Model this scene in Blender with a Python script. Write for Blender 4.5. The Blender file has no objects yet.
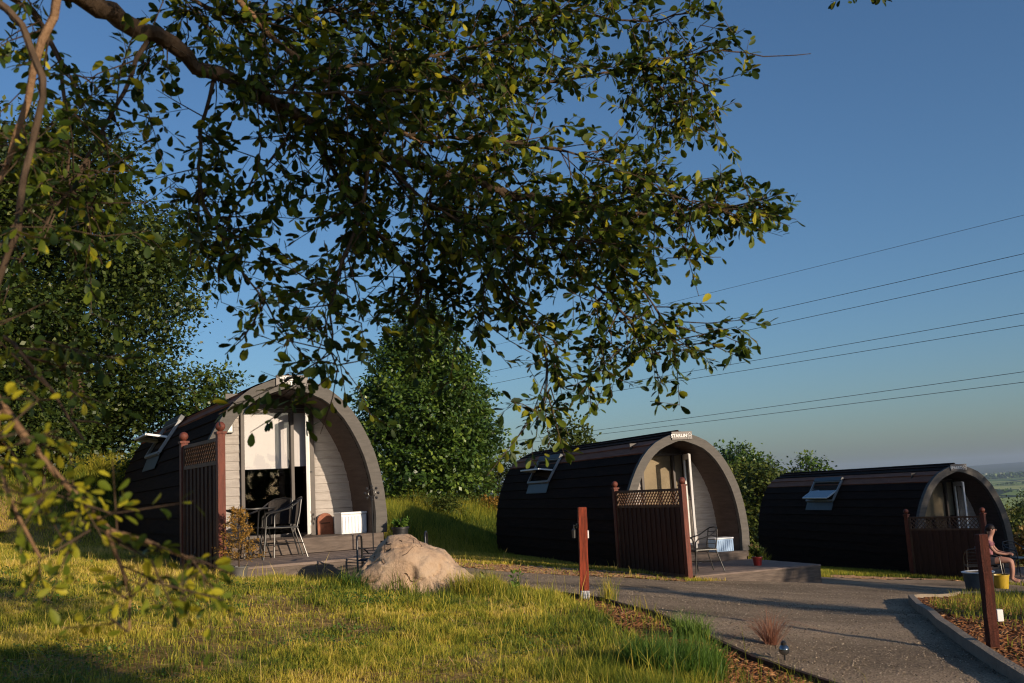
import bpy, bmesh, math, random
import numpy as np
from mathutils import Vector, Matrix
rng = np.random.default_rng(7)
random.seed(7)
SC = bpy.context.scene
COL = SC.collection
PI = math.pi

# ------------------------------------------------------------------ settings
SUN_XY = (.739, -.673); SUN_EL = 12.5; SUN_E = 4.9; SUN_C = (1.0, .82, .61)
SKY = (.112, 1.05, 1.2, 4.8); EXPO = 0.2; HAZE = 6e-5
SHADE_TREES = [(4.9, -1.6, .85, 6.2, 8000, .12, 'leafy tree behind the viewer on the right'),
               (16.8, 10.2, 1.6, 5.4, 8000, .10, 'young tree right of the raised bed, by the kerb'),
               (10.2, 6.9, .55, 3.6, 2400, .05, 'slim young tree right of the raised bed'),
               (25.5, 14.5, 2.8, 8.0, 15000, .2, 'tall tree right of the shaded deck, the nearer one'),
               (31.5, 19.5, 3.0, 8.5, 15000, .2, 'tall tree right of the shaded deck, the farther one')]
NEAR_SPRAYS = [((-0.790,1.750,0.036),(-0.728,1.720,0.023)),((-0.716,1.750,-0.034),(-0.645,1.750,-0.084)),((-0.661,1.800,-0.057),(-0.636,1.800,-0.074)),((-0.661,1.800,-0.057),(-0.559,1.780,-0.099)),((-0.608,1.850,-0.086),(-0.512,1.800,-0.121)),((-0.608,1.850,-0.086),(-0.610,1.800,-0.159)),((-0.682,1.750,-0.149),(-0.633,1.720,-0.116)),((-0.682,1.750,-0.149),(-0.722,1.750,-0.122)),((-0.682,1.750,-0.203),(-0.722,1.750,-0.172)),((-0.691,1.750,-0.092),(-0.601,1.700,-0.124)),((-0.601,1.700,-0.124),(-0.501,1.700,-0.154)),((-0.608,1.850,-0.086),(-0.504,1.800,-0.212)),((-0.859,1.750,0.117),(-0.789,1.700,0.128)),((-0.859,1.750,0.117),(-0.847,1.700,0.046)),((-0.814,1.700,-0.072),(-0.802,1.700,-0.138)),((-0.864,1.700,0.030),(-0.778,1.700,-0.007)),((-0.917,1.700,0.118),(-0.782,1.600,0.075)),((-0.864,1.700,0.030),(-0.837,1.700,-0.038)),((-0.916,1.700,0.067),(-0.765,1.600,0.026)),((-0.911,1.750,0.211),(-0.798,1.700,0.197)),((-0.802,1.750,0.061),(-0.737,1.700,0.040)),((-0.767,1.750,0.008),(-0.778,1.700,-0.049)),((-1.205,2.400,0.772),(-1.121,2.400,0.703)),((-1.205,2.400,0.772),(-1.110,2.400,0.766)),((-1.250,2.600,0.463),(-1.144,2.600,0.430)),((-0.732,1.750,-0.011),(-0.669,1.700,0.012)),((-1.277,2.400,0.459),(-1.131,2.400,0.526)),((-0.799,1.600,0.123),(-0.735,1.600,0.136)),((-0.794,1.500,0.118),(-0.734,1.500,0.130)),((-0.772,1.550,0.027),(-0.695,1.550,0.053)),((-0.727,1.700,-0.027),(-0.763,1.600,-0.068)),((-0.624,1.700,-0.082),(-0.576,1.700,-0.190))]
# ------------------------------------------------------------------ helpers
def link(o, parent=None):
    COL.objects.link(o)
    if parent is not None:
        o.parent = parent
    return o

def tag(o, label=None, cat=None, group=None, kind=None):
    if label: o['label'] = label
    if cat: o['category'] = cat
    if group: o['group'] = group
    if kind: o['kind'] = kind
    return o

def thing(name, loc, rz, label, cat, group=None):
    o = bpy.data.objects.new(name, None)
    o.empty_display_size = .2
    COL.objects.link(o)
    o.location = loc
    o.rotation_euler = (0, 0, rz)
    return tag(o, label, cat, group)

def copy_tree(o, parent=None):
    c = o.copy()
    COL.objects.link(c)
    if parent is not None:
        c.parent = parent
    for ch in list(o.children):
        copy_tree(ch, c)
    return c

class MB:
    """collects polygons for one mesh object"""
    def __init__(self):
        self.v = []; self.f = []
    def face(self, pts):
        n = len(self.v)
        self.v += [tuple(p) for p in pts]
        self.f.append(tuple(range(n, n + len(pts))))
    def box(self, c, s, rot=None):
        n = len(self.v)
        for dx in (-.5, .5):
            for dy in (-.5, .5):
                for dz in (-.5, .5):
                    p = Vector((dx * s[0], dy * s[1], dz * s[2]))
                    if rot is not None: p = rot @ p
                    self.v.append((c[0] + p.x, c[1] + p.y, c[2] + p.z))
        for q in ((0, 1, 3, 2), (4, 6, 7, 5), (0, 4, 5, 1), (2, 3, 7, 6), (0, 2, 6, 4), (1, 5, 7, 3)):
            self.f.append(tuple(n + i for i in q))
        return self
    def bar(self, a, b, w, h=None, up=(0, 0, 1)):
        a = Vector(a); b = Vector(b); d = b - a
        L = d.length
        y = d.normalized(); x = y.cross(Vector(up))
        if x.length < 1e-4: x = Vector((1, 0, 0))
        x.normalize(); z = x.cross(y)
        R = Matrix((x, y, z)).transposed()
        return self.box((a + b) / 2, (w, L, h or w), R)
    def tube(self, pts, r, n=8, cap=True):
        pts = [Vector(p) for p in pts]
        m = len(pts)
        if not hasattr(r, '__len__'): r = [r] * m
        base = len(self.v)
        up = None
        for i, p in enumerate(pts):
            d = (pts[min(i + 1, m - 1)] - pts[max(i - 1, 0)]).normalized()
            if up is None:
                up = Vector((0, 0, 1)) if abs(d.z) < .9 else Vector((1, 0, 0))
            x = d.cross(up)
            if x.length < 1e-5: x = d.orthogonal()
            x.normalize(); y = x.cross(d).normalized(); up = y
            for k in range(n):
                a = 2 * PI * k / n
                q = p + (x * math.cos(a) + y * math.sin(a)) * r[i]
                self.v.append(tuple(q))
        for i in range(m - 1):
            for k in range(n):
                a = base + i * n + k; b = base + i * n + (k + 1) % n
                self.f.append((a, b, b + n, a + n))
        if cap:
            self.f.append(tuple(base + k for k in range(n))[::-1])
            self.f.append(tuple(base + (m - 1) * n + k for k in range(n)))
        return self
    def lathe(self, c, prof, n=20):
        base = len(self.v)
        for (r, z) in prof:
            for k in range(n):
                a = 2 * PI * k / n
                self.v.append((c[0] + r * math.cos(a), c[1] + r * math.sin(a), c[2] + z))
        for i in range(len(prof) - 1):
            for k in range(n):
                a = base + i * n + k; b = base + i * n + (k + 1) % n
                self.f.append((a, b, b + n, a + n))
        return self
    def ball(self, c, r, n=14, sq=(1, 1, 1)):
        base = len(self.v); m = n // 2
        for i in range(m + 1):
            t = PI * i / m
            for k in range(n):
                a = 2 * PI * k / n
                self.v.append((c[0] + r * sq[0] * math.sin(t) * math.cos(a), c[1] + r * sq[1] * math.sin(t) * math.sin(a), c[2] - r * sq[2] * math.cos(t)))
        for i in range(m):
            for k in range(n):
                a = base + i * n + k; b = base + i * n + (k + 1) % n
                self.f.append((a, b, b + n, a + n))
        return self
    def build(self, name, mat, parent=None, smooth=False, bevel=0):
        me = bpy.data.meshes.new(name)
        me.from_pydata(self.v, [], self.f)
        bm = bmesh.new(); bm.from_mesh(me)
        bmesh.ops.remove_doubles(bm, verts=bm.verts, dist=1e-5)
        bmesh.ops.recalc_face_normals(bm, faces=bm.faces)
        bm.to_mesh(me); bm.free()
        if smooth:
            me.shade_smooth()
            me.set_sharp_from_angle(angle=math.radians(45))
        me.materials.append(mat)
        o = bpy.data.objects.new(name, me)
        link(o, parent)
        if bevel:
            b = o.modifiers.new('bevel', 'BEVEL'); b.width = bevel; b.segments = 2; b.limit_method = 'ANGLE'
        return o

def mesh_np(name, V, T, mat, parent=None, tint=None, quads=False, smooth=False):
    V = np.asarray(V, np.float32); T = np.asarray(T, np.int32)
    k = 4 if quads else 3
    me = bpy.data.meshes.new(name)
    me.vertices.add(len(V)); me.vertices.foreach_set('co', V.ravel())
    me.loops.add(T.size); me.loops.foreach_set('vertex_index', T.ravel())
    me.polygons.add(len(T))
    me.polygons.foreach_set('loop_start', np.arange(0, T.size, k, dtype=np.int32))
    me.polygons.foreach_set('loop_total', np.full(len(T), k, np.int32))
    if smooth: me.polygons.foreach_set('use_smooth', np.ones(len(T), bool))
    me.update(calc_edges=True)
    if tint is not None:
        a = me.attributes.new('tint', 'FLOAT', 'POINT')
        a.data.foreach_set('value', np.asarray(tint, np.float32))
    me.materials.append(mat)
    o = bpy.data.objects.new(name, me)
    return link(o, parent)

# ------------------------------------------------------------------ materials
def mat(name, col, rough=.7, spec=.3, vary=.25, scale=6, bump=0, bscale=40, metal=0, col2=None, stretch=None, trans=0, coord='Object'):
    m = bpy.data.materials.new(name); m.use_nodes = True
    nt = m.node_tree; N = nt.nodes; L = nt.links
    b = N['Principled BSDF']
    b.inputs['Roughness'].default_value = rough
    b.inputs['Specular IOR Level'].default_value = spec
    b.inputs['Metallic'].default_value = metal
    tc = N.new('ShaderNodeTexCoord'); src = tc.outputs[coord]
    if stretch:
        mp = N.new('ShaderNodeMapping'); mp.inputs['Scale'].default_value = stretch
        L.new(src, mp.inputs['Vector']); src = mp.outputs['Vector']
    if vary or col2:
        nz = N.new('ShaderNodeTexNoise'); nz.inputs['Scale'].default_value = scale; nz.inputs['Detail'].default_value = 6
        nz.inputs['Roughness'].default_value = .65
        L.new(src, nz.inputs['Vector'])
        r = N.new('ShaderNodeValToRGB')
        r.color_ramp.elements[0].position = .32; r.color_ramp.elements[1].position = .68
        c2 = col2 or tuple(min(1, c * (1 + vary)) for c in col)
        c1 = col if col2 else tuple(c * (1 - vary) for c in col)
        r.color_ramp.elements[0].color = (*c1, 1); r.color_ramp.elements[1].color = (*c2, 1)
        L.new(nz.outputs['Fac'], r.inputs['Fac']); L.new(r.outputs['Color'], b.inputs['Base Color'])
    else:
        b.inputs['Base Color'].default_value = (*col, 1)
    if bump:
        n2 = N.new('ShaderNodeTexNoise'); n2.inputs['Scale'].default_value = bscale; n2.inputs['Detail'].default_value = 5
        L.new(src, n2.inputs['Vector'])
        bp = N.new('ShaderNodeBump'); bp.inputs['Strength'].default_value = bump; bp.inputs['Distance'].default_value = .02
        L.new(n2.outputs['Fac'], bp.inputs['Height']); L.new(bp.outputs['Normal'], b.inputs['Normal'])
    return m

def leaf_mat(name, stops, trans=.3, rough=.45, spec=.35):
    m = bpy.data.materials.new(name); m.use_nodes = True
    nt = m.node_tree; N = nt.nodes; L = nt.links
    b = N['Principled BSDF']; out = N['Material Output']
    at = N.new('ShaderNodeAttribute'); at.attribute_name = 'tint'
    r = N.new('ShaderNodeValToRGB')
    el = r.color_ramp.elements
    el[0].position = stops[0][0]; el[0].color = (*stops[0][1], 1)
    el[1].position = stops[-1][0]; el[1].color = (*stops[-1][1], 1)
    for p, c in stops[1:-1]:
        e = el.new(p); e.color = (*c, 1)
    L.new(at.outputs['Fac'], r.inputs['Fac'])
    L.new(r.outputs['Color'], b.inputs['Base Color'])
    b.inputs['Roughness'].default_value = rough; b.inputs['Specular IOR Level'].default_value = spec
    t = N.new('ShaderNodeBsdfTranslucent')
    hs = N.new('ShaderNodeHueSaturation'); hs.inputs['Value'].default_value = 1.3; hs.inputs['Hue'].default_value = .49
    L.new(r.outputs['Color'], hs.inputs['Color']); L.new(hs.outputs['Color'], t.inputs['Color'])
    mx = N.new('ShaderNodeMixShader'); mx.inputs['Fac'].default_value = trans
    L.new(b.outputs['BSDF'], mx.inputs[1]); L.new(t.outputs['BSDF'], mx.inputs[2]); L.new(mx.outputs['Shader'], out.inputs['Surface'])
    return m

def glass_mat(name, col=(.9, .95, .95)):
    m = bpy.data.materials.new(name); m.use_nodes = True
    nt = m.node_tree; N = nt.nodes; L = nt.links
    N.remove(N['Principled BSDF']); out = N['Material Output']
    g = N.new('ShaderNodeBsdfGlossy'); g.inputs['Roughness'].default_value = .02
    t = N.new('ShaderNodeBsdfTransparent'); t.inputs['Color'].default_value = (*col, 1)
    fr = N.new('ShaderNodeFresnel'); fr.inputs['IOR'].default_value = 1.5
    mx = N.new('ShaderNodeMixShader')
    L.new(fr.outputs['Fac'], mx.inputs['Fac']); L.new(t.outputs['BSDF'], mx.inputs[1]); L.new(g.outputs['BSDF'], mx.inputs[2])
    L.new(mx.outputs['Shader'], out.inputs['Surface'])
    return m

M = {}
M['shingle'] = mat('black_brown_boards', (.0120, .0068, .0050), .8, .06, .5, 3, .5, 60, stretch=(8, .6, 8), col2=(.030, .0155, .0105))
M['shingle_sunlit'] = mat('sunlit_red_boards', (.26, .105, .06), .75, .2, .3, 3, .5, 60, stretch=(8, .6, 8))  # red-brown upper courses, lightened so the colour carries the low sun
M['fascia'] = mat('grey_fascia_paint', (.088, .078, .068), .6, .3, .22, 4, .25, 50, stretch=(1, 1, 5))
M['lining'] = mat('brown_lining_boards', (.062, .042, .034), .65, .2, .3, 3, .4, 40, stretch=(6, .7, 6), col2=(.10, .072, .060))
M['cladding'] = mat('pale_limed_cladding', (.33, .295, .27), .7, .2, .2, 2.5, .6, 30, stretch=(1.2, 6, 9), col2=(.47, .43, .40))
M['jamb'] = mat('brown_door_frame', (.055, .042, .036), .5, .4, .2)
M['white_pvc'] = mat('white_door_paint', (.75, .73, .69), .35, .5, .05)
M['blind'] = mat('cream_blind_cloth', (.52, .495, .495), .85, .1, .03, 3)
M['shaded_blind'] = mat('shaded_blind_cloth', (.26, .21, .14), .85, .1, .15, 3)  # duller copy of the blind cloth, shade and reflection put into its colour
M['glass'] = glass_mat('window_glass', (1, 1, 1))
M['room'] = mat('dark_room_lining', (.05, .035, .028), .8, .1, .2)
M['room_wood'] = mat('interior_timber', (.16, .085, .05), .6, .2, .3)
M['sign'] = mat('sign_plate_paint', (.14, .12, .11), .5, .4, .1)
M['letter'] = mat('white_letter_paint', (.8, .78, .75), .5, .3, .05)
M['redwood'] = mat('red_brown_post_stain', (.13, .036, .022), .5, .3, .35, 5, .4, 60, stretch=(5, 5, .8))
M['darkwood'] = mat('dark_brown_board_stain', (.055, .024, .014), .65, .25, .35, 5, .4, 60, stretch=(6, 6, .7))
M['postwood'] = mat('red_rough_timber', (.25, .042, .016), .65, .3, .6, 5, .9, 60, stretch=(7, 7, .8))
M['shadedpost'] = mat('shaded_rough_timber', (.075, .018, .010), .7, .25, .6, 5, .9, 60, stretch=(7, 7, .8))  # darker copy of the post timber, shade painted into the colour
M['dryblade'] = leaf_mat('dead_thatch', [(0, (.16, .085, .035)), (.5, (.34, .20, .08)), (1, (.55, .40, .20))], .1, .8, .1)
M['lattice'] = mat('lattice_stain', (.11, .06, .035), .6, .3, .3)
M['deck'] = mat('grey_brown_decking', (.15, .115, .095), .8, .2, .3, 3, .5, 40, stretch=(1, 8, 4), col2=(.25, .19, .16))
M['step'] = mat('weathered_step_timber', (.09, .07, .058), .8, .2, .35, 4, .5, 40, stretch=(1, 8, 8), col2=(.18, .14, .115))
M['steel'] = mat('black_chair_paint', (.018, .017, .017), .35, .6, .1)
M['wicker'] = mat('dark_woven_rattan', (.045, .038, .034), .7, .3, .5, 60, .8, 160)
M['galv'] = mat('dark_grey_flashing', (.055, .058, .062), .45, .4, .15)
M['winframe'] = mat('silvered_roof_window_frame', (.26, .255, .25), .45, .4, .15)
M['whiteplastic'] = mat('white_ribbed_plastic', (.72, .73, .74), .45, .4, .04)
M['blueplastic'] = mat('clear_blue_plastic', (.28, .42, .62), .35, .5, .1)
M['rust'] = mat('rust_brown_wood', (.22, .085, .05), .7, .2, .4, 12)
M['pot'] = mat('grey_pot', (.09, .085, .08), .6, .4, .3)
M['blackpot'] = mat('black_plastic_pot', (.015, .015, .016), .5, .4, .1)
M['redpot'] = mat('red_glazed_pot', (.30, .025, .02), .35, .5, .2)
M['yellow'] = mat('yellow_bucket_plastic', (.42, .28, .02), .4, .5, .1)
M['bark'] = mat('tree_bark', (.075, .05, .032), .85, .15, .4, 14, .8, 40, stretch=(1, 1, .4))
M['barkwarm'] = mat('warm_branch_bark', (.15, .085, .045), .8, .2, .45, 18, .6, 60, col2=(.25, .15, .08))
M['cable'] = mat('cable_grey', (.06, .065, .07), .5, .3, .05)
M['kerb'] = mat('sawn_timber_kerb', (.20, .16, .12), .85, .2, .35, 3, .6, 40, col2=(.30, .24, .18))
M['edging'] = mat('dark_timber_edging', (.045, .026, .018), .85, .2, .4, 5, .5, 50)
M['socketbox'] = mat('white_socket_box', (.72, .70, .68), .5, .4, .05)
M['lampglass'] = mat('frosted_lamp_glass', (.5, .5, .48), .3, .5, .05)
M['chips'] = leaf_mat('orange_bark_chips', [(0, (.10, .04, .02)), (.5, (.24, .10, .04)), (1, (.38, .21, .095))], 0, .85, .1)
M['stones'] = leaf_mat('grey_gravel_stones', [(0, (.10, .08, .06)), (.6, (.25, .195, .14)), (1, (.42, .34, .25))], 0, .85, .2)
M['grass'] = leaf_mat('meadow_grass_blades', [(0, (.05, .085, .012)), (.25, (.15, .19, .025)), (.5, (.36, .34, .035)), (.75, (.60, .46, .075)), (1, (.70, .53, .17))], .38, .6, .15)
M['darkgrass'] = leaf_mat('lush_grass_blades', [(0, (.03, .075, .012)), (.6, (.09, .17, .022)), (1, (.20, .28, .05))], .3, .5, .25)
M['drygrass'] = leaf_mat('dry_red_grass', [(0, (.22, .09, .06)), (1, (.38, .20, .12))], .3, .7, .1)
M['leaf'] = leaf_mat('foreground_leaf', [(0, (.012, .026, .006)), (.45, (.034, .060, .008)), (.75, (.11, .145, .012)), (1, (.36, .32, .02))], .26, .5, .2)
M['leafmid'] = leaf_mat('broad_tree_leaf', [(0, (.025, .050, .010)), (.6, (.075, .11, .016)), (1, (.17, .20, .03))], .22, .42, .4)
M['leafshade'] = leaf_mat('dark_broad_tree_leaf', [(0, (.012, .026, .006)), (.6, (.038, .060, .010)), (1, (.11, .135, .02))], .18, .45, .3)
M['leafdark'] = leaf_mat('dense_tree_leaf', [(0, (.022, .050, .010)), (.6, (.065, .12, .016)), (1, (.16, .22, .03))], .2, .42, .4)
M['leafolive'] = leaf_mat('olive_hedge_leaf', [(0, (.03, .05, .010)), (.6, (.075, .10, .018)), (1, (.16, .16, .03))], .2, .55, .2)
M['leaforange'] = leaf_mat('russet_shrub_leaf', [(0, (.08, .07, .02)), (.5, (.30, .17, .03)), (1, (.45, .24, .05))], .3, .55, .2)
M['skin'] = mat('skin', (.34, .175, .13), .55, .3, .06)
M['hair'] = mat('dark_hair', (.02, .012, .010), .6, .3, .2)
M['pinktop'] = mat('pink_floral_cloth', (.36, .16, .18), .85, .1, .4, 22, col2=(.12, .05, .07))
M['bluetop'] = mat('blue_cloth', (.06, .22, .42), .85, .1, .2)
M['darkcloth'] = mat('dark_cloth', (.03, .03, .04), .85, .1, .2)
M['house_white'] = mat('white_render', (.7, .7, .68), .8, .2, .05)
M['house_roof'] = mat('grey_slate', (.12, .12, .13), .8, .2, .2)

# rock
def rock_mat():
    m = mat('sandstone', (.36, .235, .15), .85, .2, .3, 2.2, 0, col2=(.50, .37, .26))
    nt = m.node_tree; N = nt.nodes; L = nt.links; b = N['Principled BSDF']
    tc = N.new('ShaderNodeTexCoord')
    n1 = N.new('ShaderNodeTexNoise'); n1.inputs['Scale'].default_value = 7; n1.inputs['Detail'].default_value = 10; n1.inputs['Roughness'].default_value = .7
    L.new(tc.outputs['Object'], n1.inputs['Vector'])
    n2 = N.new('ShaderNodeTexNoise'); n2.inputs['Scale'].default_value = 2.2; L.new(tc.outputs['Object'], n2.inputs['Vector'])
    va = N.new('ShaderNodeVectorMath'); va.operation = 'MULTIPLY_ADD'; va.inputs[1].default_value = (.9, .9, .9)
    L.new(n2.outputs['Color'], va.inputs[0]); L.new(tc.outputs['Object'], va.inputs[2])
    ve = N.new('ShaderNodeTexVoronoi'); ve.feature = 'DISTANCE_TO_EDGE'; ve.inputs['Scale'].default_value = 1.9; L.new(va.outputs[0], ve.inputs['Vector'])
    cr = N.new('ShaderNodeMapRange'); cr.inputs['From Max'].default_value = .012
    n3 = N.new('ShaderNodeTexNoise'); n3.inputs['Scale'].default_value = 2.7; n3.inputs['Detail'].default_value = 3; L.new(tc.outputs['Object'], n3.inputs['Vector'])
    m3 = N.new('ShaderNodeMapRange'); m3.inputs['From Min'].default_value = .44; m3.inputs['From Max'].default_value = .56; m3.inputs['To Max'].default_value = .05; L.new(n3.outputs['Fac'], m3.inputs['Value'])
    a3 = N.new('ShaderNodeMath'); a3.operation = 'ADD'; L.new(ve.outputs['Distance'], a3.inputs[0]); L.new(m3.outputs['Result'], a3.inputs[1]); L.new(a3.outputs[0], cr.inputs['Value'])
    lo = [k for k in b.inputs['Base Color'].links][0].from_socket
    mx = N.new('ShaderNodeMix'); mx.data_type = 'RGBA'; mx.inputs[6].default_value = (.13, .08, .05, 1)
    L.new(cr.outputs['Result'], mx.inputs['Factor']); L.new(lo, mx.inputs[7]); L.new(mx.outputs[2], b.inputs['Base Color'])
    hm = N.new('ShaderNodeMath'); hm.operation = 'ADD'; L.new(n1.outputs['Fac'], hm.inputs[0]); L.new(cr.outputs['Result'], hm.inputs[1])
    bp = N.new('ShaderNodeBump'); bp.inputs['Strength'].default_value = .9; bp.inputs['Distance'].default_value = .05
    L.new(hm.outputs[0], bp.inputs['Height']); L.new(bp.outputs['Normal'], b.inputs['Normal'])
    return m
M['rock'] = rock_mat()

# ground materials
def ground_mat():
    m = bpy.data.materials.new('meadow_and_fields'); m.use_nodes = True
    nt = m.node_tree; N = nt.nodes; L = nt.links; b = N['Principled BSDF']
    b.inputs['Roughness'].default_value = .95; b.inputs['Specular IOR Level'].default_value = .1
    g = N.new('ShaderNodeNewGeometry')
    def noise(sc, det=5):
        n = N.new('ShaderNodeTexNoise'); n.inputs['Scale'].default_value = sc; n.inputs['Detail'].default_value = det
        L.new(g.outputs['Position'], n.inputs['Vector']); return n
    def ramp(src, *st):
        r = N.new('ShaderNodeValToRGB'); e = r.color_ramp.elements
        e[0].position = st[0][0]; e[0].color = (*st[0][1], 1); e[1].position = st[-1][0]; e[1].color = (*st[-1][1], 1)
        for p, c in st[1:-1]:
            q = e.new(p); q.color = (*c, 1)
        L.new(src, r.inputs['Fac']); return r
    near = ramp(noise(1.7, 8).outputs['Fac'], (.3, (.14, .10, .025)), (.5, (.28, .18, .06)), (.7, (.42, .28, .12)))
    # far fields: patchwork with dark hedges
    mp = N.new('ShaderNodeMapping'); mp.inputs['Scale'].default_value = (.0030, .0016, 0); mp.inputs['Rotation'].default_value = (0, 0, .35)
    L.new(g.outputs['Position'], mp.inputs['Vector'])
    vo = N.new('ShaderNodeTexVoronoi'); vo.voronoi_dimensions = '2D'; vo.inputs['Scale'].default_value = 1
    L.new(mp.outputs['Vector'], vo.inputs['Vector'])
    sep = N.new('ShaderNodeSeparateColor'); L.new(vo.outputs['Color'], sep.inputs['Color'])
    fld = ramp(sep.outputs['Red'], (0, (.10, .17, .03)), (.35, (.24, .32, .07)), (.6, (.42, .42, .14)), (1, (.16, .24, .05)))
    ve = N.new('ShaderNodeTexVoronoi'); ve.voronoi_dimensions = '2D'; ve.feature = 'DISTANCE_TO_EDGE'; ve.inputs['Scale'].default_value = 1
    L.new(mp.outputs['Vector'], ve.inputs['Vector'])
    hedge = N.new('ShaderNodeMath'); hedge.operation = 'LESS_THAN'; hedge.inputs[1].default_value = .05
    L.new(ve.outputs['Distance'], hedge.inputs[0])
    mx = N.new('ShaderNodeMix'); mx.data_type = 'RGBA'
    L.new(hedge.outputs[0], mx.inputs['Factor']); L.new(fld.outputs['Color'], mx.inputs[6]); mx.inputs[7].default_value = (.02, .04, .015, 1)
    # blend by distance from the site (world position)
    ln = N.new('ShaderNodeVectorMath'); ln.operation = 'LENGTH'; L.new(g.outputs['Position'], ln.inputs[0])
    mr = N.new('ShaderNodeMapRange'); mr.inputs['From Min'].default_value = 90; mr.inputs['From Max'].default_value = 260
    L.new(ln.outputs['Value'], mr.inputs['Value'])
    m2 = N.new('ShaderNodeMix'); m2.data_type = 'RGBA'
    L.new(mr.outputs['Result'], m2.inputs['Factor']); L.new(near.outputs['Color'], m2.inputs[6]); L.new(mx.outputs[2], m2.inputs[7])
    L.new(m2.outputs[2], b.inputs['Base Color'])
    bp = N.new('ShaderNodeBump'); bp.inputs['Strength'].default_value = .6; bp.inputs['Distance'].default_value = .05
    L.new(noise(9, 6).outputs['Fac'], bp.inputs['Height']); L.new(bp.outputs['Normal'], b.inputs['Normal'])
    return m

def loose_mat(name, stops, sc=30, big=.8, bump=.9, dist=.03):
    m = bpy.data.materials.new(name); m.use_nodes = True
    nt = m.node_tree; N = nt.nodes; L = nt.links; b = N['Principled BSDF']
    b.inputs['Roughness'].default_value = .95; b.inputs['Specular IOR Level'].default_value = .12
    g = N.new('ShaderNodeNewGeometry')
    v = N.new('ShaderNodeTexVoronoi'); v.inputs['Scale'].default_value = sc; L.new(g.outputs['Position'], v.inputs['Vector'])
    n = N.new('ShaderNodeTexNoise'); n.inputs['Scale'].default_value = big; n.inputs['Detail'].default_value = 8; L.new(g.outputs['Position'], n.inputs['Vector'])
    sep = N.new('ShaderNodeSeparateColor'); L.new(v.outputs['Color'], sep.inputs['Color'])
    ad = N.new('ShaderNodeMath'); ad.operation = 'MULTIPLY_ADD'; ad.inputs[1].default_value = .45
    L.new(sep.outputs['Red'], ad.inputs[0])
    m3 = N.new('ShaderNodeMath'); m3.operation = 'MULTIPLY'; m3.inputs[1].default_value = .55; L.new(n.outputs['Fac'], m3.inputs[0]); L.new(m3.outputs[0], ad.inputs[2])
    r = N.new('ShaderNodeValToRGB'); e = r.color_ramp.elements
    e[0].position = stops[0][0]; e[0].color = (*stops[0][1], 1); e[1].position = stops[-1][0]; e[1].color = (*stops[-1][1], 1)
    for p, c in stops[1:-1]:
        q = e.new(p); q.color = (*c, 1)
    L.new(ad.outputs[0], r.inputs['Fac']); L.new(r.outputs['Color'], b.inputs['Base Color'])
    bp = N.new('ShaderNodeBump'); bp.inputs['Strength'].default_value = bump; bp.inputs['Distance'].default_value = dist
    L.new(v.outputs['Distance'], bp.inputs['Height']); L.new(bp.outputs['Normal'], b.inputs['Normal'])
    return m
M['ground'] = ground_mat()
M['gravel'] = loose_mat('gravel_surface', [(.2, (.13, .095, .062)), (.5, (.255, .188, .125)), (.8, (.38, .285, .19))], 75, .9, .7, .012)
def tracks(m):
    nt = m.node_tree; N = nt.nodes; L = nt.links; b = N['Principled BSDF']
    g = N.new('ShaderNodeNewGeometry'); mp = N.new('ShaderNodeMapping'); mp.inputs['Rotation'].default_value = (0, 0, .72); mp.inputs['Scale'].default_value = (.16, 1.05, 1)
    L.new(g.outputs['Position'], mp.inputs['Vector'])
    n = N.new('ShaderNodeTexNoise'); n.inputs['Scale'].default_value = 1.0; n.inputs['Detail'].default_value = 3; L.new(mp.outputs['Vector'], n.inputs['Vector'])
    r = N.new('ShaderNodeMapRange'); r.inputs['From Min'].default_value = .38; r.inputs['From Max'].default_value = .62; r.inputs['To Min'].default_value = .72; r.inputs['To Max'].default_value = 1.14; L.new(n.outputs['Fac'], r.inputs['Value'])
    lo = b.inputs['Base Color'].links[0].from_socket
    hs = N.new('ShaderNodeHueSaturation'); L.new(lo, hs.inputs['Color']); L.new(r.outputs['Result'], hs.inputs['Value']); L.new(hs.outputs['Color'], b.inputs['Base Color'])
tracks(M['gravel'])
M['sand'] = loose_mat('sandy_orange_verge', [(.2, (.34, .17, .075)), (.6, (.55, .31, .15)), (.9, (.62, .41, .23))], 22, 1.3, .7)
M['mulch'] = loose_mat('bark_mulch_ground', [(.2, (.07, .028, .014)), (.5, (.20, .075, .028)), (.9, (.34, .16, .06))], 26, 1.5)
M['hills'] = mat('distant_hill_ground', (.05, .075, .035), .95, .05, .3, .002, 0, col2=(.09, .11, .05))

# ------------------------------------------------------------------ terrain height
def ss(t):
    t = np.clip(t, 0, 1); return t * t * (3 - 2 * t)
def G(x, y):
    x = np.asarray(x, float); y = np.asarray(y, float)
    xc = np.where(x < -6, -6 + np.tanh((x + 6) / 6) * 6, np.where(x > 14, 14 + np.tanh((x - 14) / 12) * 12, x))
    z = -.82 - .1 * xc - .035 * np.clip(y, 10, 45)
    z = z + np.where(y < 10, -(10 - np.clip(y, -2, 10)) * .018, 0)
    q = y - .9 * x
    z = z + (1.8 - .75 * ss((x + 9) / 5)) * ss((q - 30) / 8) * ss((6 - x) / 6) * ss((160 - y) / 100)
    z = z + .03 * np.sin(x * 1.3 + .7 * y) * np.sin(y * .9 - .4 * x) * ss((60 - y) / 20)
    r = np.maximum(y, np.abs(x) * .6)
    z = z - 56 * ss((r - 58) / 900)
    return z
def g1(x, y): return float(G(x, y))

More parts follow.
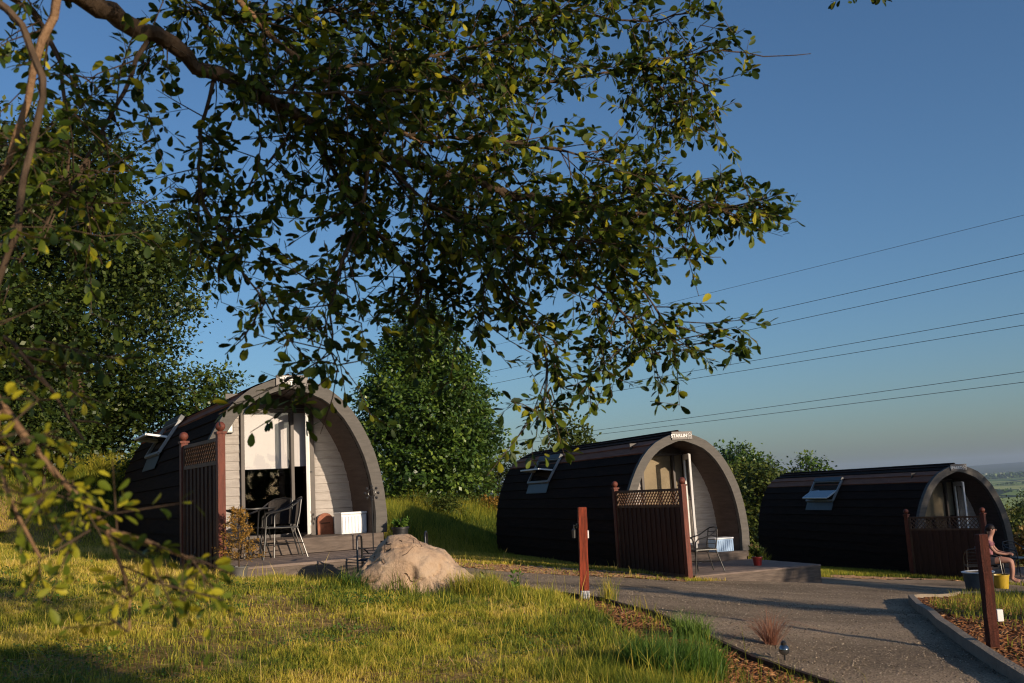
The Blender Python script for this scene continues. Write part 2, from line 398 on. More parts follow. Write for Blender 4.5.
def inside(x, y, poly):
    x = np.asarray(x); y = np.asarray(y); c = np.zeros(x.shape, bool)
    n = len(poly)
    for i in range(n):
        x0, y0 = poly[i]; x1, y1 = poly[(i + 1) % n]
        cond = ((y0 > y) != (y1 > y)) & (x < (x1 - x0) * (y - y0) / ((y1 - y0) + 1e-12) + x0)
        c ^= cond
    return c
def nearest(x, y, poly):
    best = np.full(x.shape, 1e9); bx = x.copy(); by = y.copy()
    n = len(poly)
    for i in range(n):
        ax, ay = poly[i]; cx, cy = poly[(i + 1) % n]
        dx, dy = cx - ax, cy - ay
        t = np.clip(((x - ax) * dx + (y - ay) * dy) / (dx * dx + dy * dy + 1e-12), 0, 1)
        px = ax + t * dx; py = ay + t * dy
        d = np.hypot(px - x, py - y); k = d < best
        best[k] = d[k]; bx[k] = px[k]; by[k] = py[k]
    return best, bx, by

DRIVE = [(-2.3, 15.6), (-.9, 14.35), (-.07, 13.6), (.48, 12.55), (.92, 11.75), (1.17, 10.5), (1.40, 8.9), (1.72, 7.8), (2.0, 7.2), (2.7, 5.8), (4.2, 3.2),
         (9, 0), (22, 2), (36, 14), (34, 27), (20, 26.3), (14, 24.6), (11.2, 23.9), (9.4, 24.1), (8.4, 23.9), (7.15, 23.6), (6.2, 22.2), (5.6, 20.9), (2.85, 18.1),
         (2.25, 17.7), (1.35, 18.0), (.64, 18.3), (-.43, 18.3), (-1.55, 18.9), (-2.9, 19.2), (-3.0, 17.5)]
SAND = [(2.85, 18.1), (2.25, 17.7), (1.35, 18.0), (.64, 18.3), (-.43, 18.3), (-1.55, 18.9), (-2.9, 19.2), (-3.2, 23.5), (-2.0, 23.5), (-.56, 21.7), (.82, 21.2), (1.62, 20.4), (2.3, 19.6), (2.9, 18.8)]
SAND2 = [(7.15, 23.6), (8.4, 23.9), (9.4, 24.1), (10.6, 23.95), (10.3, 25.0), (9.2, 25.2), (7.6, 24.7), (6.9, 24.2)]
MULCH = [(.92, 11.75), (1.17, 10.5), (1.40, 8.9), (1.72, 7.8), (2.0, 7.2), (2.7, 5.8), (2.9, 4.2), (1.7, 4.6), (1.15, 6.7), (.95, 7.9), (.80, 9.0), (.62, 10.4), (.45, 11.9), (.30, 12.7), (.48, 12.55)]
BED = [(5.36, 14.15), (4.18, 10.3), (3.62, 7.9), (3.2, 5.0), (7, 2.5), (14, 6), (17, 15), (13.5, 19.2), (8.9, 18.35), (7.13, 16.86)]
DEPRESS = [DRIVE, MULCH, SAND, SAND2]

def terrain():
    n = 210
    A, b = 2.2, 9.02
    t = np.linspace(-1, 1, 2 * n + 1)
    xs = 2 + A * np.sinh(b * t)
    ty = np.linspace(-.62, 1.02, int(n * 1.66))
    ys = 13 + A * np.sinh(b * ty)
    X, Y = np.meshgrid(xs, ys)
    Z = G(X, Y)
    near = (np.abs(X) < 45) & (Y < 45) & (Y > -10)
    for poly in DEPRESS:
        xn = X[near]; yn = Y[near]
        ins = inside(xn, yn, poly); d, _, _ = nearest(xn, yn, poly)
        zz = Z[near]; zz[ins] -= .09 * np.clip((d[ins] - .02) / .25, 0, 1); Z[near] = zz
    V = np.stack([X, Y, Z], -1).reshape(-1, 3)
    h, w = X.shape
    i = np.arange(h - 1)[:, None] * w + np.arange(w - 1)[None]
    Q = np.stack([i, i + 1, i + w + 1, i + w], -1).reshape(-1, 4)
    o = mesh_np('ground', V, Q, M['ground'], quads=True, smooth=True)
    tag(o, kind='structure')
    return o
terrain()

def sheet(name, poly, m, off, step=.12, zfun=None, amp=0):
    P = np.array(poly); x0, y0 = P.min(0); x1, y1 = P.max(0)
    xs = np.arange(x0 - step, x1 + 2 * step, step); ys = np.arange(y0 - step, y1 + 2 * step, step)
    X, Y = np.meshgrid(xs, ys)
    h, w = X.shape
    cx = (X[:-1, :-1] + X[1:, 1:]) / 2; cy = (Y[:-1, :-1] + Y[1:, 1:]) / 2
    keep = inside(cx, cy, poly)
    i = (np.arange(h - 1)[:, None] * w + np.arange(w - 1)[None])
    Q = np.stack([i, i + 1, i + w + 1, i + w], -1)[keep]
    used = np.unique(Q); x = X.ravel().copy(); y = Y.ravel().copy()
    d, bx, by = nearest(x[used], y[used], poly)
    out = ~inside(x[used], y[used], poly) | (d < step * .5)
    ux = x[used]; uy = y[used]; ux[out] = bx[out]; uy[out] = by[out]; x[used] = ux; y[used] = uy
    z = (zfun(x, y) if zfun else G(x, y)) + off
    if amp: z = z + rng.normal(0, amp, z.shape)
    remap = np.zeros(x.size, int); remap[used] = np.arange(used.size)
    o = mesh_np(name, np.stack([x[used], y[used], z[used]], -1), remap[Q], m, quads=True, smooth=True)
    tag(o, kind='structure')
    return o
sheet('gravel_drive', DRIVE, M['gravel'], .004, .15, amp=.004)
sheet('sandy_verge', SAND, M['sand'], .010, .12, amp=.01)
sheet('sandy_verge', SAND2, M['sand'], .010, .12, amp=.01)
sheet('mulch_border', MULCH, M['mulch'], .012, .08, amp=.012)
BEDTOP = .055
sheet('raised_bed_soil', BED, M['mulch'], BEDTOP, .15, amp=.012)

# hills on the horizon
def hills():
    xs = np.linspace(-9000, 9000, 241); rows = []
    V = []; 
    prof = [(7200, 0), (8200, .35), (9300, .72), (10400, 1.0), (11500, .8), (12500, .3)]
    for (yy, k) in prof:
        for x in xs:
            hgt = 80 + 16 * math.sin(x * .00062 + 1.0) + 8 * math.sin(x * .0017 + .6 + yy * .001) + 7 * math.sin(x * .0041 + yy * .002)
            V.append((x * (yy / 9000), yy, -62 + k * hgt))
    w = len(xs); Q = []
    for r in range(len(prof) - 1):
        for c in range(w - 1):
            a = r * w + c; Q.append((a, a + 1, a + w + 1, a + w))
    tag(mesh_np('hills', V, Q, M['hills'], quads=True, smooth=True), kind='structure')
hills()
# ------------------------------------------------------------------ camping pods
WP, HP, LP = 1.50, 2.60, 9.0
PROF = [(1.0, 0), (1.01, .15), (.985, .3), (.955, .4), (.90, .52), (.835, .61), (.755, .70), (.66, .785), (.545, .857), (.415, .915), (.28, .950), (.14, .978), (0, 1.0)]
def half_profile(w, h, z0=None):
    p = [(a * w, b * h) for a, b in PROF]
    if z0 is not None: p[0] = (p[0][0], z0)
    return p
def resample(p, n):
    d = [0]
    for a, b in zip(p[:-1], p[1:]): d.append(d[-1] + math.hypot(b[0] - a[0], b[1] - a[1]))
    t = np.linspace(0, d[-1], n + 1)
    return list(zip(np.interp(t, d, [q[0] for q in p]), np.interp(t, d, [q[1] for q in p])))
def offset_in(p, k):
    out = []
    for i, (x, z) in enumerate(p):
        a = p[max(i - 1, 0)]; b = p[min(i + 1, len(p) - 1)]
        if i == len(p) - 1: a, b = (0.01, 0), (-0.01, 0); 
        tx, tz = b[0] - a[0], b[1] - a[1]; l = math.hypot(tx, tz)
        nx, nz = -tz / l, tx / l
        if i == len(p) - 1: nx, nz = 0, -1
        out.append((max(x + nx * k, 0), z + nz * k * (1.12 if i == len(p) - 1 else 1)))
    out[0] = (out[0][0], p[0][1])
    return out
OUT = resample(half_profile(WP, HP, .13), 30)
INN = offset_in(OUT, .185)
def halfw(prof, z):
    zz = [q[1] for q in prof]; xx = [q[0] for q in prof]
    return float(np.interp(z, zz, xx))

def lapped(rows, y0, y1, sc0, sc1, out=.028, ny=9, inward=False, jit=.004, seed=1):
    """rows = list of (x,z) half profile row boundaries bottom->top; both sides"""
    r = random.Random(seed)
    a = MB(); 
    for side in (1, -1):
        for i in range(len(rows) - 1):
            (xa, za), (xb, zb) = rows[i], rows[i + 1]
            tx, tz = xb - xa, zb - za; l = math.hypot(tx, tz)
            nx, nz = tz / l, -tx / l
            if nx < 0: nx, nz = -nx, -nz
            if inward: nx, nz = -nx, -nz
            o = out
            prev = None
            for k in range(ny + 1):
                t = k / ny; y = y0 + (y1 - y0) * t
                s = sc0 + (sc1 - sc0) * t
                j = r.uniform(-jit, jit)
                lo = (side * (xa * s + nx * (o + j)), y, za + nz * (o + j))
                li = (side * (xa * s), y, za)
                up = (side * (xb * s + nx * .002), y, zb + nz * .002)
                if prev:
                    a.face([prev[0], lo, up, prev[2]])
                    a.face([prev[1], li, lo, prev[0]])
                prev = (lo, li, up)
    return a

ARCH_ROWS = resample(half_profile(WP, HP, -.5), 15)
def lines_text(txt, size, parent, loc, m, name='lettering', rz=0):
    cu = bpy.data.curves.new(name, 'FONT'); cu.body = txt; cu.size = size; cu.extrude = .004
    cu.align_x = 'CENTER'; cu.align_y = 'CENTER'; cu.space_character = 1.05; cu.offset = .0025; cu.space_line = .8
    cu.materials.append(m)
    o = bpy.data.objects.new(name, cu); link(o, parent)
    o.location = loc; o.rotation_euler = (PI / 2, 0, rz)
    bpy.context.view_layer.update()
    me = bpy.data.meshes.new_from_object(o.evaluated_get(bpy.context.evaluated_depsgraph_get()))
    q = bpy.data.objects.new(name, me); link(q, parent); q.location = loc; q.rotation_euler = (PI / 2, 0, rz)
    bpy.data.objects.remove(o); q.name = name
    return q

def make_pod(idx, loc, yaw, label, sign, sky_s, sash_tilt, blind_mat, blind_z, door_open=True, emblem=False, zb=.13):
    OUT = resample(half_profile(WP, HP, zb), 30); INN = offset_in(OUT, .185)
    root = thing('camping_pod', loc, yaw, label, 'camping pod', 'camping pods along the gravel drive')
    # hull
    hull = MB()
    body = lapped(ARCH_ROWS[:-4], .10, LP, .975, .83, seed=idx).build('hull', M['shingle'], root)
    top = lapped(ARCH_ROWS[-3:], .10, LP, .975, .83, seed=idx + 9).build('roof', M['shingle'], root)
    lapped(ARCH_ROWS[-5:-2], .10, LP, .975, .83, seed=idx + 19, out=.034).build('roof_strip', M['shingle_sunlit'], top)
    # ridge cap
    rc = MB()
    rc.tube([(0, .12, HP + .004), (0, LP * .5, HP + .001), (0, LP + .02, HP + .004)], .035, 8)
    rc.build('ridge_cap', M['shingle'], top)
    # rear wall
    rw = MB(); pr = [(a * .83, b) for a, b in ARCH_ROWS]
    pts = [(x, LP - .02, z) for x, z in pr] + [(-x, LP - .02, z) for x, z in pr[::-1][1:]]
    rw.face(pts); rw.build('rear_wall', M['shingle'], root)
    # fascia ring
    f = MB()
    for s in (1, -1):
        for i in range(len(OUT) - 1):
            A, B = OUT[i], OUT[i + 1]; C, D = INN[i], INN[i + 1]
            for y, fl in ((0, 0), (.115, 1)):
                f.face([(s * A[0], y, A[1]), (s * B[0], y, B[1]), (s * D[0], y, D[1]), (s * C[0], y, C[1])])
            f.face([(s * A[0], 0, A[1]), (s * A[0], .115, A[1]), (s * B[0], .115, B[1]), (s * B[0], 0, B[1])])
            f.face([(s * C[0], 0, C[1]), (s * D[0], 0, D[1]), (s * D[0], .115, D[1]), (s * C[0], .115, C[1])])
        A, C = OUT[0], INN[0]
        f.face([(s * A[0], 0, A[1]), (s * C[0], 0, C[1]), (s * C[0], .115, C[1]), (s * A[0], .115, A[1])])
    f.build('arch_fascia', M['fascia'], root)
    # porch lining
    IR = resample([(x, z) for x, z in INN], 17)
    lapped(IR, .11, 1.04, .998, .998, out=.010, ny=2, inward=True, jit=0, seed=3).build('porch_lining', M['lining'], root)
    # floor
    MB().box((0, .47, zb - .065), (2 * WP - .16, 1.06, .13)).build('porch_floor', M['step'], root, bevel=.008)
    b = MB()
    b.box((0, -.075, zb - .115), (2 * WP - .3, .03, .22))
    b.build('step', M['step'], root, bevel=.006)
    MB().box((0, LP / 2 + .5, zb - .07), (2 * WP * .8, LP - 1.2, .1)).build('interior_floor', M['room_wood'], root)
    # facade cladding rows with the door opening cut out
    DL, DR, DT = -.53, .66, 2.17
    c = MB(); z = zb; rowh = .135
    while z < 2.42:
        z1 = min(z + rowh, 2.44)
        w0, w1 = halfw(INN, z) - .003, halfw(INN, z1) - .003
        segs = []
        if z1 <= DT + .001:
            segs = [(-w0, DL, DL, -w1), (DR, w0, w1, DR)]
        elif z < DT:
            segs = [(-w0, DL, DL, -w1), (DR, w0, w1, DR)]
            z1 = DT
            w1 = halfw(INN, z1) - .003
            segs = [(-w0, DL, DL, -w1), (DR, w0, w1, DR)]
        else:
            segs = [(-w0, w0, w1, -w1)]
        for (a0, a1, b1, b0) in segs:
            if a1 - a0 < .01: continue
            c.face([(a0, 1.0 - .014, z + .006), (a1, 1.0 - .014, z + .006), (b1, 1.0, z1), (b0, 1.0, z1)])
            c.face([(a0, 1.0, z), (a1, 1.0, z), (a1, 1.0 - .014, z + .006), (a0, 1.0 - .014, z + .006)])
        z = z1
    c.build('front_wall', M['cladding'], root)
    MB().box((0, .986, 2.30), (1.5, .012, .235)).build('gable_panel', M['jamb'], root)
    # door frame
    fr = MB()
    for x, wd in ((DL + .03, .06), (DR - .045, .09), (.30, .055)):
        fr.box((x, .985, (zb + DT) / 2), (wd, .09, DT - zb))
    fr.box(((DL + DR) / 2, .983, DT - .03), (DR - DL, .088, .06)); fr.box(((DL + DR) / 2, .983, zb + .025), (DR - DL, .088, .05))
    dfm = fr.build('door_frame', M['jamb'], root, bevel=.004)
    gq = MB(); gq.face([(DL + .06, .985, zb + .04), (.275, .985, zb + .04), (.275, .985, 2.11), (DL + .06, .985, 2.11)]); gq.build('glass', M['glass'], dfm)
    # blinds
    bl = MB()
    bl.box(((DL + .06 + .275) / 2, 1.045, (blind_z + DT - .06) / 2), (.275 - DL - .07, .006, DT - .06 - blind_z))
    bl.box(((DL + .06 + .275) / 2, 1.045, blind_z - .012), (.275 - DL - .07, .014, .024))
    bl.build('roller_blind', blind_mat, root)
    bl = MB(); bl.box((.445, 1.045, (blind_z + DT - .06) / 2), (.23, .006, DT - .06 - blind_z)); bl.build('roller_blind', blind_mat, root)
    # inner timber partition seen through the door
    MB().box((1.02, 1.9, .95), (.03, 1.5, 1.7)).build('interior_partition', M['room_wood'], root)
    # door leaf
    if door_open:
        ang = math.radians(-90 - 19)
        hinge = Vector((DR - .10, .945, 0))
        d = Vector((math.cos(ang), math.sin(ang), 0)); Lf = .74
        P = lambda t, z: (hinge.x + d.x * t, hinge.y + d.y * t, z)
        lf = MB()
        lf.bar(P(.05, zb + .04), P(.05, 2.11), .045, .10, up=d); lf.bar(P(Lf - .05, zb + .04), P(Lf - .05, 2.11), .045, .10, up=d)
        for zz in (zb + .10, 2.06): lf.bar(P(.10, zz), P(Lf - .10, zz), .044, .12)
        leaf = lf.build('glazed_door', M['white_pvc'], root, bevel=.004)
        g = MB(); g.face([P(.10, .28), P(Lf - .10, .28), P(Lf - .10, 2.0), P(.10, 2.0)]); g.build('glass', M['glass'], leaf)
        h = MB(); n = Vector((-d.y, d.x, 0))
        for sgn in (1, -1):
            q = Vector(P(Lf - .06, 1.12)) + n * .03 * sgn
            h.tube([tuple(q), tuple(q + n * .03 * sgn), tuple(q + n * .03 * sgn - d * .11)], .009, 6)
        h.build('handle', M['steel'], leaf)
    # wall lamp
    wl = MB(); wl.box((-.71, .955, 1.87), (.13, .06, .16)); lamp = wl.build('wall_lamp', M['steel'], root, bevel=.01)
    MB().box((-.71, .918, 1.86), (.09, .02, .10)).build('lamp_glass', M['lampglass'], lamp, bevel=.004)
    # sign
    sp = MB(); sp.box((.02, -.014, 2.505), (.50, .022, .175)); sg = sp.build('name_sign', M['sign'], root, bevel=.004)
    for tx, sz, x, zz in sign: lines_text(tx, sz, sg, (x, -.029, zz), M['letter'])
    if emblem:
        e = MB(); cx, cz = emblem
        for a, bb in (((cx - .05, cz), (cx, cz + .05)), ((cx, cz + .05), (cx + .05, cz)), ((cx + .05, cz), (cx, cz - .03)), ((cx, cz - .03), (cx - .05, cz))):
            e.bar((a[0], -.028, a[1]), (bb[0], -.028, bb[1]), .006, .012, up=(0, 1, 0))
        for x in (cx - .045, cx, cx + .045): e.bar((x, -.0285, cz - .09), (x, -.0285, cz - .02), .006, .014, up=(0, 1, 0))
        e.build('emblem', M['letter'], sg)
    # roof window on the left side of the hull
    def hullpt(s, z, out=0):
        k = .975 + (.83 - .975) * (s - .1) / (LP - .1)
        x = halfw(half_profile(WP, HP), z) * k
        return Vector((-x, s, z))
    z0, z1 = 1.66, 2.24; s0, s1 = sky_s, sky_s + 1.55
    a0, a1, b1, b0 = hullpt(s0, z0), hullpt(s1, z0), hullpt(s1, z1), hullpt(s0, z1)
    upv = (b0 - a0).normalized(); al = (a1 - a0).normalized(); nn = al.cross(upv).normalized()
    if nn.x > 0: nn = -nn
    mid_out = hullpt(s0, (z0 + z1) / 2) - (a0 + b0) / 2
    off = nn * (max(0, mid_out.dot(nn)) + .05)
    a0, a1, b1, b0 = [p + off for p in (a0, a1, b1, b0)]
    wf = MB()
    for p, q in ((a0, a1), (a1, b1), (b1, b0), (b0, a0)): wf.bar(p, q, .062, .055, up=nn)
    W = wf.build('roof_window', M['winframe'], root, bevel=.006)
    da = MB(); da.face([tuple(p - nn * .045) for p in (a0, a1, b1, b0)]); da.build('reveal', M['room'], W)
    ap = MB(); dn = -upv
    q0 = a0 - nn * .035; q1 = a1 - nn * .035; z_ = hullpt(s0, z0 - .26) + nn * .045; z__ = hullpt(s1, z0 - .26) + nn * .045
    ap.face([tuple(q0), tuple(q1), tuple(z__), tuple(z_)]); ap.face([tuple(p + Vector((0, 0, -.006)) - nn * .006) for p in (q0, q1, z__, z_)])
    ap.build('flashing', M['galv'], W)
    hd = MB(); hd.bar(b0 + upv * .06, b1 + upv * .06, .14, .09, up=nn); hd.build('hood', M['galv'], W, bevel=.01)
    piv0 = (a0 + b0) / 2 * .5 + (a0 * .5 + b0 * .5) * .5; piv1 = (a1 + b1) / 2
    half = (b0 - a0).length / 2 + .04
    R = Matrix.Rotation(-sash_tilt, 3, al)
    sv = (R @ (-upv)).normalized()
    if sv.x > 0 or True:
        cand = [(Matrix.Rotation(t, 3, al) @ (-upv)) for t in (sash_tilt, -sash_tilt)]
        sv = min(cand, key=lambda v: v.x)
    i0 = piv0 + al * .07; i1 = piv1 - al * .07; sn = al.cross(sv).normalized()
    c0, c1, d1, d0 = i0 + sv * half, i1 + sv * half, i1 - sv * half, i0 - sv * half
    sa = MB()
    for p, q in ((c0, c1), (c1, d1), (d1, d0), (d0, c0)): sa.bar(p, q, .06, .04, up=sn)
    S = sa.build('sash', M['whiteplastic'], W, bevel=.005)
    gl = MB(); up_ = sn if sn.z > 0 else -sn; gl.face([tuple(k + up_ * .021) for k in (c0, c1, d1, d0)]); gl.build('glass', M['glassdark'], S)
    return root

M['glassdark'] = mat('roof_window_glass', (.015, .02, .025), .05, .9, 0)
M['glassdark'].node_tree.nodes['Principled BSDF'].inputs['IOR'].default_value = 2.2
M['glassdark'].node_tree.nodes['Principled BSDF'].inputs['Base Color'].default_value = (.015, .02, .025, 1)
PODS = [((-3.425, 15.145, -.658), .518), ((3.553, 21.745, -1.508), .354), ((11.798, 27.099, -2.517), .264)]
def podw(i, u, s, z=0):
    (X, Y, Z), a = PODS[i]
    return (X + u * math.cos(a) - s * math.sin(a), Y + u * math.sin(a) + s * math.cos(a), Z + z)
make_pod(0, *PODS[0], 'sunlit arched camping pod with open glazed door and lowered cream blind, beside the boulder',
         [('HYLLE', .085, -.05, 2.545), ('SPOT', .085, -.075, 2.465)], 4.4, math.radians(66), M['blind'], 1.24)
make_pod(1, *PODS[1], 'black arched camping pod behind the lone post, its roof window pivoted flat open', [('STARLIN', .098, -.055, 2.50)], 5.0, math.radians(64), M['shaded_blind'], .9, emblem=(.205, 2.52), zb=-.04)
make_pod(2, *PODS[2], 'shaded arched camping pod with blue sky reflected in its tilted roof window', [('SPARRO', .098, -.055, 2.50)], 4.3, math.radians(27), M['shaded_blind'], 1.2, emblem=(.205, 2.52), zb=-.04)

# ------------------------------------------------------------------ decks
def deck(i, u0, u1, s0, s1, ztop, depth, label):
    (X, Y, Z), a = PODS[i]
    root = thing('timber_deck', (X, Y, Z), a, label, 'deck', 'low decks in front of the pods')
    pl = MB(); s = s0; r = random.Random(i)
    while s < s1 - .02:
        w = min(.145, s1 - s)
        pl.box(((u0 + u1) / 2, s + w / 2 - .003, ztop - .016 + r.uniform(-.002, .002)), (u1 - u0, w - .007, .032))
        s += .145
    pl.build('deck_boards', M['deck'], root)
    fr = MB(); h = depth
    fr.box(((u0 + u1) / 2, s0 + .03, ztop - .033 - h / 2), (u1 - u0 - .02, .04, h))
    fr.box((u1 - .03, (s0 + s1) / 2, ztop - .034 - h / 2), (.04, s1 - s0 - .1, h)); fr.box((u0 + .03, (s0 + s1) / 2, ztop - .034 - h / 2), (.04, s1 - s0 - .1, h))
    fr.build('fascia_boards', M['step'], root)
    return root
deck(0, -1.3, 1.42, -2.2, -.10, -.10, .6, 'low sunlit deck holding the wicker chairs and round table')
deck(1, -1.35, 1.42, -2.55, -.10, -.22, .6, 'low grey deck with a single tube chair and a red flower pot')
deck(2, -1.35, 2.9, -2.6, -.10, -.22, .7, 'shaded low deck with the seated people and bistro set')

# ------------------------------------------------------------------ screen fences
def fence(A, B, balltop, label):
    ax, ay = A; bx, by = B
    L = math.hypot(bx - ax, by - ay); rz = math.atan2(by - ay, bx - ax)
    gz = min(g1(*A), g1(*B)) - .05
    root = thing('screen_fence', (ax, ay, balltop), rz, label, 'fence', 'ball-topped screen fences')
    for x, (px, py) in ((0, A), (L, B)):
        zb = g1(px, py) - balltop - .1
        p = MB(); p.box((x, 0, (zb - .15) / 2), (.10, .10, -zb - .15))
        post = p.build('post', M['redwood'], root, bevel=.006)
        b = MB(); b.box((x, 0, -.143), (.13, .13, .03)); b.lathe((x, 0, -.13), [(.05, 0), (.028, .012), (.03, .03)], 14); b.ball((x, 0, -.06), .065, 18)
        b.build('finial', M['redwood'], post, smooth=True)
    top = -.22; low = -.52; bot = gz - balltop + .12
    fr = MB()
    for z, hh in ((top, .045), (low, .05), (bot, .06)): fr.box((L / 2, 0, z), (L - .10, .045, hh))
    for x in (.075, L - .075): fr.box((x, 0, (top + bot) / 2), (.046, .047, top - bot))
    fr.build('frame', M['lattice'], root)
    la = MB(); h = (top - low) - .04; cz = (top + low) / 2; st = .105
    x = -h
    while x < L:
        for sgn, yo in ((1, -.006), (-1, .006)):
            x0, x1 = x, x + h; z0_, z1_ = cz - h / 2, cz + h / 2
            lo, hi = .10, L - .10
            t0 = max(0, (lo - x0) / h); t1 = min(1, (hi - x0) / h)
            if t1 - t0 < .1: continue
            za, zb_ = (z0_ + h * t0, z0_ + h * t1) if sgn == 1 else (z1_ - h * t0, z1_ - h * t1)
            la.bar((x0 + h * t0, yo, za), (x0 + h * t1, yo, zb_), .012, .022, up=(0, 1, 0))
        x += st
    la.build('lattice', M['lattice'], root)
    bo = MB(); x = .10; k = 0
    while x < L - .11:
        w = min(.095, L - .10 - x)
        bo.box((x + w / 2, -.008 if k % 2 else .008, (low + bot) / 2), (w - .004, .018, low - bot - .05))
        x += w * .96; k += 1
    bo.build('boards', M['darkwood'], root)
    return root
fence((-4.80, 14.35), (-3.84, 12.9), 1.09, 'red-brown trellis-topped screen fence with sunlit post beside the first deck')
fence((1.97, 20.9), (2.98, 18.5), .085, 'dark red-brown trellis screen fence behind the lone post with the white foot')
fence((9.98, 26.3), (11.25, 24.75), -1.01, 'shaded screen fence hiding the seated person in pink')

# ------------------------------------------------------------------ short lamp posts beside the drive
def drive_post(x, y, h, w, tilt, label, box):
    gz = g1(x, y)
    if inside(np.array([x]), np.array([y]), BED)[0]: gz += BEDTOP
    root = thing('marker_post', (x, y, gz), 0, label, 'post', 'rough timber posts beside the drive')
    root.rotation_euler = (0, tilt, .06)
    p = MB(); r = random.Random(int(x * 10))
    n = 7; ring = []
    for k in range(n + 1):
        z = -.2 + (h + .2) * k / n
        ring.append([(sx * w / 2 + r.uniform(-.004, .004), sy * w / 2 + r.uniform(-.004, .004), z) for sx, sy in ((-1, -1), (1, -1), (1, 1), (-1, 1))])
    for k in range(n):
        for j in range(4): p.face([ring[k][j], ring[k][(j + 1) % 4], ring[k + 1][(j + 1) % 4], ring[k + 1][j]])
    p.face(ring[-1]); p.build('timber', M['postwood'] if box == 'foot' else M['shadedpost'], root, bevel=.004)
    if box == 'foot':
        b = MB(); b.box((0, -w / 2 - .02, .055), (w * 1.02, .04, .115)); b.build('socket_box', M['socketbox'], root, bevel=.006)
        l = MB(); l.box((-w / 2 - .012, 0, h - .22), (.024, .05, .05)); l.tube([(-w / 2 - .02, 0, h - .22), (-w / 2 - .055, 0, h - .21), (-w / 2 - .055, 0, h - .26)], .010, 7)
        l.lathe((-w / 2 - .055, 0, h - .36), [(.0, 0), (.022, 0), (.026, .09), (.012, .11), (0, .11)], 12); l.build('lamp', M['steel'], root)
        l = MB(); l.box((w / 2 + .010, 0, h - .32), (.02, .04, .09)); l.build('switch', M['socketbox'], root, bevel=.003)
    else:
        b = MB(); b.box((w / 2 + .028, -.02, .27), (.055, .05, .10)); b.build('socket_box', M['socketbox'], root, bevel=.006)
drive_post(.69, 12.05, 1.08, .102, .035, 'sunlit rough red post with a white box at its foot', 'foot')
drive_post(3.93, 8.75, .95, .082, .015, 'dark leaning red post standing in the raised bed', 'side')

# ------------------------------------------------------------------ edging boards
def ribbon_board(name, pts, h0, h1, th, m, label, cat, zadd=0):
    b = MB()
    P = []
    for (x, y), (x2, y2) in zip(pts[:-1], pts[1:]):
        n = max(1, int(math.hypot(x2 - x, y2 - y) / .5))
        for k in range(n): P.append((x + (x2 - x) * k / n, y + (y2 - y) * k / n))
    P.append(pts[-1])
    prev = None; r = random.Random(4)
    for i, (x, y) in enumerate(P):
        a = P[max(i - 1, 0)]; c = P[min(i + 1, len(P) - 1)]
        dx, dy = c[0] - a[0], c[1] - a[1]; l = math.hypot(dx, dy); nx, ny = -dy / l * th / 2, dx / l * th / 2
        z = g1(x, y); t = z + h1 + r.uniform(-.006, .006)
        cur = [(x - nx, y - ny, z + h0), (x + nx, y + ny, z + h0), (x + nx, y + ny, t), (x - nx, y - ny, t)]
        if prev:
            for j in range(4): b.face([prev[j], prev[(j + 1) % 4], cur[(j + 1) % 4], cur[j]])
        else: b.face(cur)
        prev = cur
    b.face(prev)
    o = b.build(name, m); tag(o, label, cat); return o
ribbon_board('timber_edging', [(.30, 12.55), (.48, 12.5), (.90, 11.75), (1.15, 10.5), (1.38, 8.9), (1.70, 7.78), (1.98, 7.18), (2.68, 5.78), (3.4, 4.6)], -.1, .055, .035, M['edging'], 'dark low timber edging between the bark mulch and gravel', 'edging board')
ribbon_board('raised_bed_kerb', [(7.13, 16.92), (5.33, 14.2), (4.14, 10.32), (3.58, 7.9), (3.15, 5.0), (4.2, 3.9)], -.1, .105, .075, M['kerb'], 'pale sawn timber kerb round the raised bed beside the drive', 'kerb')
ribbon_board('raised_bed_kerb', [(7.19, 16.95), (8.9, 18.45), (13.5, 19.3), (17.1, 15)], -.1, .10, .075, M['kerb'], 'rear timber kerb of the raised bed facing the shaded deck', 'kerb')

